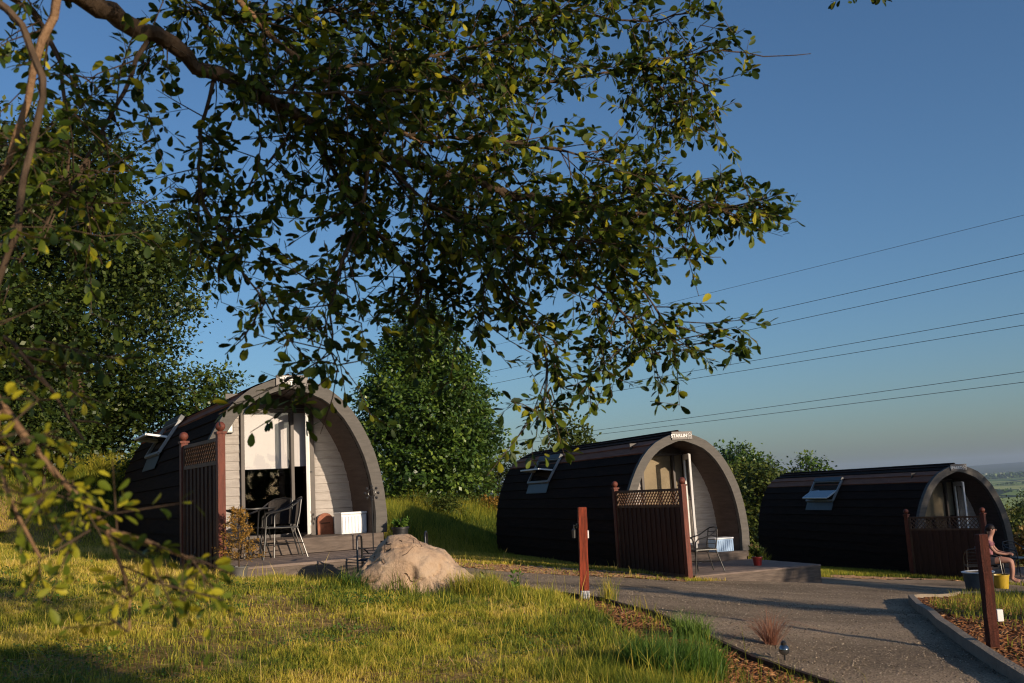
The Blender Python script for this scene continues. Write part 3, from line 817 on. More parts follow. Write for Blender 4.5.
# ------------------------------------------------------------------ boulder
def boulder():
    bm = bmesh.new(); bmesh.ops.create_icosphere(bm, subdivisions=6, radius=1)
    from mathutils import noise
    pr = random.Random(12); PLANES = []
    for k in range(18):
        a = k * 2.4; e = pr.uniform(-.1, 1.0); pn = Vector((math.cos(a) * math.cos(e), math.sin(a) * math.cos(e), math.sin(e)))
        PLANES.append((pn, math.sqrt((pn.x * .85) ** 2 + (pn.y * .60) ** 2 + (pn.z * .58) ** 2) * pr.uniform(.80, .93)))
    for v in bm.verts:
        p = v.co.copy()
        d = p.normalized()
        # ridge-backed wedge: steep on the left, long slope to the right
        x = d.x * .85; y = d.y * .60; z = max(d.z, -.3)
        z = z * .57
        hx = max(0, 1 - .52 * max(0, d.x + .12) ** 1.2 - .65 * max(0, -d.x - .5)); z *= hx if z > 0 else 1
        z = min(z, .62 - .16 * abs(d.x + .15)) + (.05 * z)
        q = Vector((x, y, z))
        big = noise.noise(q * 2.1 + Vector((3, 1, 7))) * .11 + noise.noise(q * 4.6 + Vector((9, 4, 2))) * .045
        fine = noise.fractal(q * 9, .9, 2.1, 5) * .014
        # faceted planes
        c = noise.cell(q * 3.1 + Vector((5, 5, 5))) * .06
        rid = abs(noise.noise(q * 3.3 + Vector((1, 8, 2))))
        crack = -.06 * max(0, 1 - rid / .035) * (1 if d.y < .2 else .3)
        q += d * (big * .8 + c * .25)
        for pn, pd in PLANES:
            s_ = q.dot(pn) - pd
            if s_ > 0: q -= pn * s_ * .88
        q += d * (fine + crack)
        v.co = q
    # notch in the front
    for v in bm.verts:
        c = v.co
        r = math.hypot((c.x + .04) / .07, (c.z - .15 + c.x * .3) / .17)
        if c.y < -.2 and r < 1: c.y += .07 * (1 - r) ** .7
    me = bpy.data.meshes.new('boulder'); bm.to_mesh(me); bm.free(); me.shade_smooth(); me.materials.append(M['rock'])
    o = bpy.data.objects.new('boulder', me); link(o)
    o.location = (-1.30, 12.0, g1(-1.30, 12.0) + .05); o.rotation_euler = (0, .08, .12)
    tag(o, 'big pale sandstone boulder in long grass in front of the deck', 'boulder')
boulder()

# ------------------------------------------------------------------ furniture
def make_chair(loc, rz, label, woven=True, group=None):
    t = thing('garden_chair', loc, rz, label, 'chair', group)
    for s in (-1, 1):
        MB().tube([(s * .27, -.27, 0), (s * .26, -.24, .3), (s * .25, -.22, .58), (s * .25, -.17, .63), (s * .25, -.05, .655), (s * .245, .1, .69), (s * .22, .22, .77), (s * .15, .285, .82), (0, .30, .835)], .0125, 7).build('arm_and_front_leg', M['steel'], t, smooth=True)
        MB().tube([(s * .24, .34, 0), (s * .22, .27, .22), (s * .205, .20, .43), (s * .205, .245, .62), (s * .19, .27, .80)], .0115, 7).build('rear_leg', M['steel'], t, smooth=True)
    b = MB(); b.tube([(-.24, -.24, .43), (.24, -.24, .43), (.23, .21, .42), (-.23, .21, .42), (-.24, -.24, .43)], .011, 7); b.tube([(-.255, -.2, .2), (0, .0, .2), (.235, .28, .2)], .007, 6); b.tube([(.255, -.2, .19), (0, 0, .19), (-.235, .28, .19)], .007, 6)
    b.build('seat_frame', M['steel'], t, smooth=True)
    if woven:
        s = MB()
        for k in range(8):
            a = -.225 + .45 * k / 8; c = a + .45 / 8
            s.face([(-.23, a, .435 - .012 * math.sin(PI * k / 8)), (.23, a, .435 - .012 * math.sin(PI * k / 8)), (.23, c, .435 - .012 * math.sin(PI * (k + 1) / 8)), (-.23, c, .435 - .012 * math.sin(PI * (k + 1) / 8))])
        o = s.build('seat', M['wicker'], t); md = o.modifiers.new('s', 'SOLIDIFY'); md.thickness = .012
        s = MB(); n = 8
        for k in range(n):
            def pt(a, z): return (.205 * math.sin(a), .20 + .09 * math.cos(a) + (z - .45) * .12 - .03, z + (.03 * math.cos(a) if z > .6 else 0))
            a0 = -PI / 2 + PI * k / n; a1 = -PI / 2 + PI * (k + 1) / n
            s.face([pt(a0, .46), pt(a1, .46), pt(a1, .62), pt(a0, .62)]); s.face([pt(a0, .62), pt(a1, .62), pt(a1, .79), pt(a0, .79)])
        o = s.build('backrest', M['wicker'], t); md = o.modifiers.new('s', 'SOLIDIFY'); md.thickness = .010
    else:
        s = MB(); 
        for k in range(9):
            y = -.22 + .42 * k / 8; s.box((0, y, .44), (.46, .035, .008))
        s.build('seat', M['steel'], t)
        s = MB()
        for k in range(4): s.tube([(-.2, .235 + k * .01, .52 + k * .075), (0, .275 + k * .01, .52 + k * .075), (.2, .235 + k * .01, .52 + k * .075)], .007, 6)
        s.build('backrest', M['steel'], t)
    return t
def make_table(loc, label, r=.36, h=.71):
    t = thing('bistro_table', loc, 0, label, 'table')
    MB().lathe((0, 0, 0), [(0, h - .02), (r - .01, h - .02), (r, h - .012), (r, h), (r - .01, h + .005), (0, h + .003)], 32).build('tabletop', M['steel'], t, smooth=True)
    for k in range(4):
        a = PI / 4 + k * PI / 2; c, s = math.cos(a), math.sin(a)
        MB().tube([(c * r * .95, s * r * .95, 0), (c * r * .6, s * r * .6, .35), (c * r * .72, s * r * .72, h - .02)], .012, 7).build('leg', M['steel'], t, smooth=True)
    MB().tube([(math.cos(a) * r * .62, math.sin(a) * r * .62, .34) for a in np.linspace(0, 2 * PI, 25)], .007, 6).build('brace', M['steel'], t)
    return t
DZ = -.658 - .10
make_table((-3.83, 14.2, DZ), 'round black table between the wicker chairs on the sunlit deck')
G1 = 'woven chairs round the table'
make_chair((-3.42, 14.32, DZ), math.radians(-70), 'woven chair right of the round table, seen from its side', True, G1)
make_chair((-3.66, 14.72, DZ), math.radians(-25), 'woven chair behind the table, nearest the glazed door', True, G1)
make_chair((-4.13, 13.95, DZ), math.radians(70), 'woven chair between the ball-topped post and the table', True, G1)
D2 = -1.508 - .22
make_chair((3.42, 19.55, D2), math.radians(-75), 'black tube chair standing alone on the grey deck', False)
make_chair((2.98, 19.75, D2), math.radians(40), 'black tube chair half hidden behind the second fence post', False)
D3 = -2.517 - .22

# conifer in a pot
def leaf_arrays(C, Dn, Nn, size, wid):
    """rhombic leaves: centres C, directions Dn, normals Nn"""
    S = np.cross(Dn, Nn); S /= np.linalg.norm(S, axis=1)[:, None] + 1e-9
    size = np.asarray(size)[:, None]
    a = C; b = C + Dn * size * .5 + S * size * wid; c = C + Dn * size; d = C + Dn * size * .5 - S * size * wid
    V = np.stack([a, b, c, d], 1).reshape(-1, 3)
    i = np.arange(len(C))[:, None] * 4
    T = np.concatenate([i + [[0, 1, 2]], i + [[0, 2, 3]]], 1).reshape(-1, 3)
    return V, T
def runit(n):
    v = rng.normal(size=(n, 3)); return v / np.linalg.norm(v, axis=1)[:, None]
def potted(loc, h, spread, pot_r, pot_h, leafm, potm, label, cat, name, n=1500, conic=True, leaf=.035, group=None):
    t = thing(name, loc, 0, label, cat, group)
    p = MB(); p.lathe((0, 0, 0), [(0, 0), (pot_r * .75, 0), (pot_r * .97, pot_h * .9), (pot_r * 1.08, pot_h * .9), (pot_r * 1.08, pot_h), (pot_r * .92, pot_h), (pot_r * .9, pot_h * .92), (0, pot_h * .92)], 22)
    p.build('pot', potm, t, smooth=True)
    st = MB(); tips = []
    st.tube([(0, 0, pot_h * .9), (.01, 0, pot_h + h * .5), (0, .01, pot_h + h)], [.010, .007, .003], 6)
    k = 26 if conic else 14
    for i in range(k):
        f = .08 + .88 * i / k; a = i * 2.4; r = spread * (1 - f * .85) if conic else spread * (.5 + .5 * random.random())
        z = pot_h + h * f if conic else pot_h * .95
        e = (math.cos(a) * r, math.sin(a) * r, z + (r * .25 if conic else h * (.5 + .5 * random.random())))
        st.tube([(0, 0, z), tuple((np.array(e) * .5 + np.array((0, 0, z)) * .5) + np.array((0, 0, .01))), e], [.005, .004, .002], 5); tips.append(((0, 0, z), e))
    st.build('stem', M['bark'], t)
    A = np.array([q[0] for q in tips]); B = np.array([q[1] for q in tips])
    j = rng.integers(0, len(tips), n); u = rng.uniform(.2, 1.05, n)[:, None]
    C = A[j] * (1 - u) + B[j] * u + rng.normal(0, spread * .05, (n, 3))
    D = runit(n) + (B[j] - A[j]) / (np.linalg.norm(B[j] - A[j], axis=1)[:, None]) * 1.0; D /= np.linalg.norm(D, axis=1)[:, None]
    V, T = leaf_arrays(C, D, runit(n), rng.uniform(.6, 1.2, n) * leaf, .16 if conic else .28)
    mesh_np('foliage', V, T, leafm, t, np.repeat(np.clip(rng.normal(.55, .3, n), 0, 1), 4))
    return t
potted((-3.54, 12.62, g1(-3.54, 12.62)), .74, .33, .12, .17, M['leaforange'], M['pot'], 'golden dwarf conifer in a grey pot in front of the table', 'potted conifer', 'potted_conifer', 2800)
potted((podw(0, 1.62, -.25)[0], podw(0, 1.62, -.25)[1], DZ), .13, .13, .13, .30, M['darkgrass'], M['blackpot'], 'black tub of green herbs peeping over the top of the boulder', 'plant tub', 'herb_tub', 500, False, .06)
potted((4.66, 20.35, D2), .20, .15, .10, .17, M['leafmid'], M['redpot'], 'red pot with a small green plant at the arch foot', 'potted plant', 'potted_plant', 400, False, .07)

# white deck box + brown arched board in the first porch
def deckbox(loc, rz, s, m, label, name='storage_box', lidm=None):
    t = thing(name, loc, rz, label, 'storage box')
    b = MB(); b.box((0, 0, s[2] * .44), (s[0], s[1], s[2] * .88))
    n = int(s[0] / .05)
    for k in range(n): b.box((-s[0] / 2 + (k + .5) * s[0] / n, -s[1] / 2 - .004, s[2] * .42), (s[0] / n * .55, .012, s[2] * .76))
    b.build('bin', m, t, bevel=.006)
    MB().box((0, 0, s[2] * .94), (s[0] + .02, s[1] + .03, s[2] * .11)).build('lid', lidm or m, t, bevel=.01)
    return t
deckbox(podw(0, 1.09, .52, .13), PODS[0][1], (.42, .34, .34), M['whiteplastic'], 'white ribbed plastic box against the shaded porch wall')
q = podw(1, .93, .25, -.04)
deckbox(q, PODS[1][1], (.44, .32, .30), M['blueplastic'], 'pale blue plastic crate at the right of the second porch', 'plastic_crate', M['whiteplastic'])
q = podw(0, .80, .90, .13); t = thing('arched_board', q, PODS[0][1], 'small arched rust-brown wooden board leaning beside the white box', 'wooden board')
b = MB(); pts = [(-.13, 0), (.13, 0), (.13, .22)] + [(.13 * math.cos(a), .22 + .12 * math.sin(a)) for a in np.linspace(.25, PI - .25, 9)] + [(-.13, .22)]
for yy in (-.02, .02): b.face([(x, yy - z * .0, z) for x, z in pts])
for (a0, b0), (a1, b1) in zip(pts, pts[1:] + pts[:1]): b.face([(a0, -.02, b0), (a1, -.02, b1), (a1, .02, b1), (a0, .02, b0)])
b.build('panel', M['rust'], t, bevel=.003)
b = MB(); b.box((0, -.026, .18), (.15, .010, .018)); b.build('batten', M['darkwood'], t)

# garden stake with a flower ring
P = podw(0, 1.05, -.55); t = thing('garden_stake', (P[0], P[1], DZ), 0, 'thin black flower-headed stake against the first arch', 'garden stake')
MB().tube([(0, 0, 0), (0, 0, .80)], .010, 7).build('rod', M['steel'], t)
b = MB()
b.tube([(.055 * math.cos(a), 0, .84 + .055 * math.sin(a)) for a in np.linspace(0, 2 * PI, 17)], .007, 6)
for k in range(8):
    a = k * PI / 4; b.ball((.10 * math.cos(a), 0, .84 + .10 * math.sin(a)), .022, 8, (1, .4, 1)); b.tube([(.05 * math.cos(a), 0, .84 + .05 * math.sin(a)), (.10 * math.cos(a), 0, .84 + .10 * math.sin(a))], .004, 5)
b.build('flower_head', M['steel'], t)

# black wire bench behind the boulder
t = thing('wire_bench', (-1.64, 12.8, g1(-1.64, 12.8)), .05, 'black wire bench mostly hidden behind the boulder, armrests showing', 'bench')
for s in (-1, 1):
    b = MB(); x = s * .42
    b.tube([(x, -.27, 0), (x, -.27, .60), (x + s * .0, -.24, .655), (x, 0, .66), (x, .2, .64), (x, .25, .58), (x, .27, 0)], .013, 7)
    b.tube([(x, -.24, .52), (x * .8, -.25, .50), (x * .72, -.1, .44)], .009, 6); b.build('arm_frame', M['steel'], t, smooth=True)
b = MB()
for k in range(9): b.tube([(-.42, -.24 + .055 * k, .36), (.42, -.24 + .055 * k, .36)], .006, 5)
b.build('seat', M['steel'], t)
b = MB()
for k in range(4): b.tube([(-.42, .26, .38 + .035 * k), (.42, .26, .38 + .035 * k)], .006, 5)
b.build('backrest', M['steel'], t)

# solar ball light and items near the third pod
t = thing('solar_light', (1.96, 7.93, g1(1.96, 7.93)), 0, 'small black ball light at the gravel edge below the dry grass tuft', 'solar light')
MB().tube([(0, 0, -.05), (0, 0, .06)], .008, 6).build('spike', M['steel'], t)
MB().ball((0, 0, .085), .042, 14).build('globe', M['glassdark'], t, smooth=True)
MB().lathe((0, 0, .12), [(0.02, 0), (.022, .02), (.008, .035), (0, .036)], 10).build('cap', M['steel'], t)
t = thing('yellow_bucket', (9.75, 21.0, g1(9.75, 21.0)), 0, 'yellow bucket beside the dark tub in front of the shaded deck', 'bucket')
MB().lathe((0, 0, 0), [(0, .01), (.13, 0), (.17, .27), (.18, .27), (.18, .285), (.16, .285), (.125, .02), (0, .02)], 22).build('pail', M['yellow'], t, smooth=True)
MB().tube([(.175 * math.cos(a), 0, .27 + .05 * math.sin(a)) for a in np.linspace(PI, 2 * PI, 12)], .004, 5).build('handle', M['steel'], t)
t = thing('planter_tub', (8.75, 19.75, g1(8.75, 19.75)), 0, 'wide dark tub with a white rim behind the leaning post', 'tub')
MB().lathe((0, 0, 0), [(0, 0), (.24, 0), (.28, .36), (.26, .36), (.22, .03), (0, .03)], 24).build('tub_body', M['pot'], t, smooth=True)
MB().lathe((0, 0, 0), [(.26, .352), (.30, .355), (.303, .368), (.285, .374), (.25, .36)], 24).build('rim', M['socketbox'], t, smooth=True)

make_table((12.3, 24.4, D3), 'black bistro table beside the people on the shaded deck', .33)
make_chair((10.62, 24.0, D3), math.radians(160), 'pale-framed tube chair seen left of the leaning post', False)
make_chair((12.25, 25.3, D3), math.radians(20), 'black tube chair behind the bistro table on the shaded deck', False)

# ------------------------------------------------------------------ people (seated)
def skinned(name, verts, edges, radii, m, parent, root=0, sub=2):
    me = bpy.data.meshes.new(name); me.from_pydata(verts, edges, [])
    o = bpy.data.objects.new(name, me); link(o, parent)
    md = o.modifiers.new('skin', 'SKIN'); md.use_smooth_shade = True
    for v, r in zip(me.skin_vertices[0].data, radii): v.radius = (r, r) if not hasattr(r, '__len__') else r
    me.skin_vertices[0].data[root].use_root = True
    sb = o.modifiers.new('sub', 'SUBSURF'); sb.levels = sub; sb.render_levels = sub
    me.materials.append(m)
    return o
def person(loc, rz, label, topm, legm):
    t = thing('person', loc, rz, label, 'person')
    # faces -Y in local axes, seat at z=.46
    V = [(0, .06, .50), (0, .05, .66), (0, .02, .84), (0, -.03, .98), (0, -.06, 1.07), (0, -.085, 1.15), (0, -.10, 1.24), (0, -.10, 1.31)]
    R = [.125, .115, (.15, .105), (.15, .09), .052, (.07, .085), (.078, .095), (.055, .07)]
    E = [(i, i + 1) for i in range(7)]
    def add(chain, rad, start):
        prev = start
        for p, r in zip(chain, rad):
            V.append(p); R.append(r); E.append((prev, len(V) - 1)); prev = len(V) - 1
        return prev
    for s in (-1, 1):
        w = add([(s * .09, 0, .49), (s * .11, -.22, .52), (s * .12, -.44, .50), (s * .12, -.45, .28), (s * .12, -.42, .09), (s * .12, -.48, .045), (s * .12, -.58, .03)], [.10, .078, .058, .052, .036, .036, .026], 0)
        w = add([(s * .17, -.02, .96), (s * .21, -.08, .80), (s * .20, -.16, .70), (s * .14, -.33, .66), (s * .11, -.40, .66)], [.055, .044, .036, .027, (.035, .02)], 3)
        for f in range(4):
            add([(s * .11 + (f - 1.5) * .018, -.46, .665), (s * .11 + (f - 1.5) * .02, -.49, .645), (s * .11 + (f - 1.5) * .02, -.495, .615)], [.009, .008, .007], w)
        add([(s * .07, -.43, .645), (s * .06, -.455, .63)], [.010, .009], w)
    body = skinned('body', V, E, R, M['skin'], t)
    f = MB(); f.ball((0, -.195, 1.215), .016, 8, (.8, 1.2, 1)); 
    for s in (-1, 1): f.ball((s * .082, -.10, 1.225), .022, 8, (.4, 1, 1.3))
    f.build('nose_and_ears', M['skin'], body)
    f = MB()
    for s in (-1, 1): f.ball((s * .03, -.182, 1.242), .010, 8)
    f.box((0, -.184, 1.175), (.045, .01, .008)); f.build('eyes_and_mouth', M['hair'], body)
    skinned('top', [(0, .06, .56), (0, .05, .68), (0, .02, .84), (0, -.03, .985), (.17, -.03, .95), (.205, -.08, .83), (-.17, -.03, .95), (-.205, -.08, .83)], [(0, 1), (1, 2), (2, 3), (3, 4), (4, 5), (3, 6), (6, 7)],
            [.145, .135, (.17, .125), (.15, .10), .066, .058, .066, .058], topm, t)
    skinned('shorts', [(0, .06, .49), (.09, 0, .495), (.11, -.2, .525), (-.09, 0, .495), (-.11, -.2, .525)], [(0, 1), (1, 2), (0, 3), (3, 4)], [.145, .115, .095, .115, .095], legm, t)
    h = MB(); h.ball((0, -.075, 1.265), .105, 16, (.92, 1.0, .92)); h.ball((0, .0, 1.17), .075, 12, (1, .7, 1.5)); h.build('hair', M['hair'], t, smooth=True)
    return t
make_chair((11.05, 24.2, D3), math.radians(60), 'black chair under the person in pink behind the leaning post', False)
person((11.05, 24.2, D3), math.radians(60), 'seated person in a pink floral top with bare legs', M['pinktop'], M['darkcloth'])
make_chair((12.93, 24.3, D3), math.radians(-80), 'chair at the far edge under the person in blue', False)
person((12.93, 24.3, D3), math.radians(-80), 'seated person in a blue top at the edge of the shaded deck', M['bluetop'], M['darkcloth'])
# ------------------------------------------------------------------ vegetation
def lnoise(x, y, sc, seed=0):
    r = np.random.default_rng(seed); v = np.zeros_like(np.asarray(x, float))
    for k in range(10):
        a = r.uniform(0, 2 * PI); f = sc * r.uniform(.5, 1.8)
        v = v + np.sin(f * (np.cos(a) * x + np.sin(a) * y) + r.uniform(0, 6.3))
    return v / 4.5

def blades(name, x, y, z, h, w, tint, m, label, cat=None, lean=.45, stuff=True, group=None):
    n = len(x)
    a = rng.uniform(0, 2 * PI, n); la = rng.uniform(0, 2 * PI, n); ln = h * rng.uniform(.05, lean * 1.6, n)
    ca, sa = np.cos(a) * w / 2, np.sin(a) * w / 2
    lx, ly = np.cos(la) * ln, np.sin(la) * ln
    B = np.stack([x, y, z - .01], -1)
    mid = B + np.stack([lx * .3, ly * .3, h * .55 + .01], -1); tip = B + np.stack([lx, ly, h * (1 - .25 * (ln / h) ** 2) + .01], -1)
    s = np.stack([ca, sa, np.zeros(n)], -1)
    V = np.stack([B - s, B + s, mid + s * .75, mid - s * .75, tip], 1).reshape(-1, 3)
    i = np.arange(n)[:, None] * 5
    T = np.concatenate([i + [[0, 1, 2]], i + [[0, 2, 3]], i + [[3, 2, 4]]], 1).reshape(-1, 3)
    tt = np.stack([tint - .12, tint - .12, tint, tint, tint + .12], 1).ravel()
    o = mesh_np(name, V, T, m, None, np.clip(tt, 0, 1))
    return tag(o, label, cat, group, 'stuff' if stuff else None)

def pod_rect(x, y, i, u0, u1, s0, s1):
    (X, Y, Z), a = PODS[i]; dx, dy = x - X, y - Y
    u = dx * math.cos(a) + dy * math.sin(a); s = -dx * math.sin(a) + dy * math.cos(a)
    return (u > u0) & (u < u1) & (s > s0) & (s < s1)
def blocked(x, y):
    b = pod_rect(x, y, 0, -1.42, 1.42, -.1, 9) | pod_rect(x, y, 1, -1.42, 1.42, -.1, 9) | pod_rect(x, y, 2, -1.42, 1.42, -.1, 9)
    b |= pod_rect(x, y, 0, -1.3, 1.42, -2.2, 0) | pod_rect(x, y, 1, -1.35, 1.5, -2.6, 0) | pod_rect(x, y, 2, -1.35, 2.9, -2.6, 0)
    return b

# near meadow
def meadow():
    N = 1500000
    # sample with density falling with distance
    r = 4.2 * (24 / 4.2) ** rng.uniform(0, 1, N); th = rng.uniform(-.66, .40, N)
    x = r * np.sin(th); y = r * np.cos(th)
    dd, bx, by = nearest(x, y, DRIVE)
    dm = inside(x, y, MULCH)
    k = ~inside(x, y, DRIVE) & ~blocked(x, y)
    k &= ~(dm & (rng.uniform(0, 1, N) > .10))
    k &= ~(inside(x, y, SAND) & (rng.uniform(0, 1, N) > .10 + .25 * (lnoise(x, y, 2.5, 77) > .55)))
    k &= ~((np.hypot((x + 1.33) / .55, (y - 12.05) / .45)) < 1)
    k &= (x < 3.3)
    # thin out everything past the deck
    x, y, r = x[k], y[k], r[k]
    keep = rng.uniform(0, 1, len(x)) < np.clip(.32 + .30 * lnoise(x, y, 3.0, 3) + .25 * lnoise(x, y, 14.0, 13), .06, .75)
    x, y, r = x[keep], y[keep], r[keep]
    n = len(x)
    big = lnoise(x, y, .9, 1); small = lnoise(x, y, 4.5, 2)
    vs = lnoise(x, y, 16, 4)
    h = .030 + .040 * np.clip(small + .3, 0, 1.5) + .03 * np.clip(big, 0, 1) + .035 * np.clip(vs, 0, 1)
    rockband = np.exp(-((np.hypot((x + 1.1) / 1.25, (y - 11.35) / .55)) ** 2)) 
    edge = np.exp(-((x + .1) / .7) ** 2 - ((y - 11.6) / 1.0) ** 2)
    right = ss((x + .3) / .9) * ss((11.2 - y) / 1.5)
    clump = np.clip(lnoise(x, y, 7, 8) - .1, 0, 1)
    h += .24 * rockband * (.3 + clump) + .20 * edge * (.3 + clump) + .09 * right * (.5 + clump)
    dk = pod_rect(x, y, 0, -1.9, 2.4, -2.75, -2.1); h[dk] += .07 * clump[dk]
    h *= rng.uniform(.45, 1.3, n); tall_ = rng.uniform(0, 1, n) < .012; h[tall_] *= rng.uniform(1.8, 3.2, tall_.sum())
    w = .0042 * (r / 6.5) * rng.uniform(.7, 1.3, n)
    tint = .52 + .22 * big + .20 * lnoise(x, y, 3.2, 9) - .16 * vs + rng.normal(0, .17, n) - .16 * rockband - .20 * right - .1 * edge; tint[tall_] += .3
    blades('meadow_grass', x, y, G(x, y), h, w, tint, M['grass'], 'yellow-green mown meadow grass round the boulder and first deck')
meadow()

def thatch():
    for name, n, m, lab, hi, s0, s1, wid, up in (('meadow_weeds', 26000, 'darkgrass', 'small clover and weed leaves low in the meadow', .05, .012, .028, .42, 1.0), ('dead_thatch', 42000, 'dryblade', 'dead brown thatch lying in the meadow', .035, .03, .10, .03, .15)):
        r = 4.5 * (17 / 4.5) ** rng.uniform(0, 1, n * 3); th = rng.uniform(-.6, .36, n * 3); x = r * np.sin(th); y = r * np.cos(th)
        k = ~inside(x, y, DRIVE) & ~blocked(x, y) & ~inside(x, y, MULCH) & (lnoise(x, y, 2.6, 55 + n) + .5 * lnoise(x, y, 9, 57) > (.35 if up > .5 else -.1))
        x, y, r = x[k][:n], y[k][:n], r[k][:n]; q = len(x)
        D = rng.normal(size=(q, 3)); D[:, 2] = np.abs(D[:, 2]) * up * .5; D /= np.linalg.norm(D, axis=1)[:, None]
        Nn = runit(q) * .4 + np.array([0, 0, 1.0])
        V, T = leaf_arrays(np.stack([x, y, G(x, y) + rng.uniform(.005, hi, q)], -1), D, Nn, rng.uniform(s0, s1, q) * np.clip(r / 7, 1, 2), wid)
        tag(mesh_np(name, V, T, M[m], None, np.repeat(np.clip(rng.normal(.5, .25, q), 0, 1), 4)), lab, None, None, 'stuff')
thatch()

def taller():
    N = 420000
    x = rng.uniform(-17, 7, N); y = rng.uniform(15, 42, N)
    q = y - .9 * x
    k = (np.abs(x / y) < .62) & ~blocked(x, y) & ~inside(x, y, DRIVE) & (~inside(x, y, SAND) | (lnoise(x, y, 2.5, 77) > .8))
    x, y = x[k], y[k]; q = q[k]; n = len(x)
    cl = lnoise(x, y, 1.2, 11)
    tall = ss((y - 27.5) / 3) * (x > -6) + ss((y + .25 * x - 19.5) / 3) * (x <= -6)
    h = (.07 + .40 * tall * np.clip(.75 + .55 * cl + .35 * lnoise(x, y, 4, 21), .25, 1.7)) * rng.uniform(.6, 1.3, n)
    w = .012 * (y / 25) * rng.uniform(.7, 1.3, n)
    tint = .38 + .22 * lnoise(x, y, .8, 22) + .12 * cl - .10 * tall + rng.normal(0, .15, n) + .25 * (1 - tall)
    blades('tall_grass', x, y, G(x, y), h, w, tint, M['grass'], 'taller rough grass on the bank behind the pods')
taller()
def bedgrass():
    N = 60000
    x = rng.uniform(3.2, 17, N); y = rng.uniform(4, 20, N)
    k = inside(x, y, BED) & (rng.uniform(0, 1, N) < np.clip(.22 + .9 * ss((y - 9.4 - .12 * x) / 1.6) , 0, 1)) & (lnoise(x, y, 2, 5) > -.75)
    d, _, _ = nearest(x, y, BED); k &= (d > .12)
    x, y = x[k], y[k]; n = len(x)
    blades('raised_bed_grass', x, y, G(x, y) + BEDTOP, .10 * rng.uniform(.5, 1.5, n) * (.8 + .4 * ss((y - 11) / 2)), .007 * rng.uniform(.7, 1.3, n), .35 + rng.normal(0, .18, n), M['grass'], 'green grass growing over the raised bed behind its kerb')
    N = 26000
    x = rng.uniform(6, 12, N); y = rng.uniform(22.5, 30, N)
    k = ~inside(x, y, DRIVE) & ~inside(x, y, SAND2) & ~blocked(x, y) & ~pod_rect(x, y, 1, -1.6, 1.55, -2.7, 9)
    x, y = x[k], y[k]; n = len(x)
    blades('verge_grass', x, y, G(x, y), .10 * rng.uniform(.5, 1.4, n), .012 * rng.uniform(.7, 1.3, n), .35 + rng.normal(0, .15, n), M['grass'], 'narrow green grass verge along the third pod')
bedgrass()

# clumps: individual tufts
def tuft(x, y, n, rad, h, w, m, label, cat, name, t0=.5, lean=.6, group=None):
    a = rng.uniform(0, 2 * PI, n); r = rad * np.sqrt(rng.uniform(0, 1, n))
    px = x + r * np.cos(a); py = y + r * np.sin(a)
    return blades(name, px, py, G(px, py), h * rng.uniform(.5, 1.15, n), w * rng.uniform(.7, 1.3, n), np.clip(rng.normal(t0, .2, n), 0, 1), m, label, cat, lean, False, group)
tuft(1.0, 7.15, 2600, .34, .27, .007, M['darkgrass'], 'lush dark green tuft of long grass at the bottom of the meadow', 'grass tuft', 'grass_tuft', .4, .45)
tuft(1.36, 8.55, 420, .15, .26, .006, M['darkgrass'], 'bright green tuft of strap leaves beside the timber edging', 'grass tuft', 'grass_tuft', .7, .8)
tuft(-1.9, 11.65, 500, .22, .25, .006, M['darkgrass'], 'dark green tuft at the shaded left foot of the boulder', 'grass tuft', 'grass_tuft', .3, .8)
tuft(-.55, 11.45, 900, .30, .34, .006, M['grass'], 'tall seeding grass tuft at the right foot of the boulder', 'grass tuft', 'grass_tuft', .45, .5)
tuft(.95, 11.7, 120, .10, .34, .005, M['grass'], 'thin wispy grass tuft just right of the white-footed post', 'grass tuft', 'grass_tuft', .5, .4)
t = tuft(2.03, 8.62, 260, .05, .34, .004, M['drygrass'], 'drooping dry red grass tuft over the gravel edge', 'ornamental grass', 'dry_grass_tuft', .6, 1.3)

# broad leafed weeds near the boulder
def weed(x, y, h, n, label):
    t = thing('weed', (x, y, g1(x, y)), rng.uniform(0, 6), label, 'weed', 'leafy weeds by the drive')
    s = MB(); C = []; D = []
    for k in range(4):
        a = k * 1.6; e = (math.cos(a) * .07, math.sin(a) * .07, h * random.uniform(.7, 1)); s.tube([(0, 0, 0), e], [.004, .002], 5)
        for j in range(n // 4):
            f = random.uniform(.25, 1); C.append((e[0] * f, e[1] * f, e[2] * f)); v = np.array((random.gauss(0, 1), random.gauss(0, 1), .7)); D.append(v / np.linalg.norm(v))
    s.build('stem', M['darkgrass'], t)
    V, T = leaf_arrays(np.array(C), np.array(D), runit(len(C)), rng.uniform(.04, .09, len(C)), .22)
    mesh_np('leaves', V, T, M['darkgrass'], t, np.repeat(rng.uniform(.3, 1, len(C)), 4))
weed(-.10, 12.25, .36, 44, 'tall leafy weed at the gravel edge midway between boulder and lone post')
weed(-.42, 12.0, .30, 36, 'leafy weed just right of the boulder')

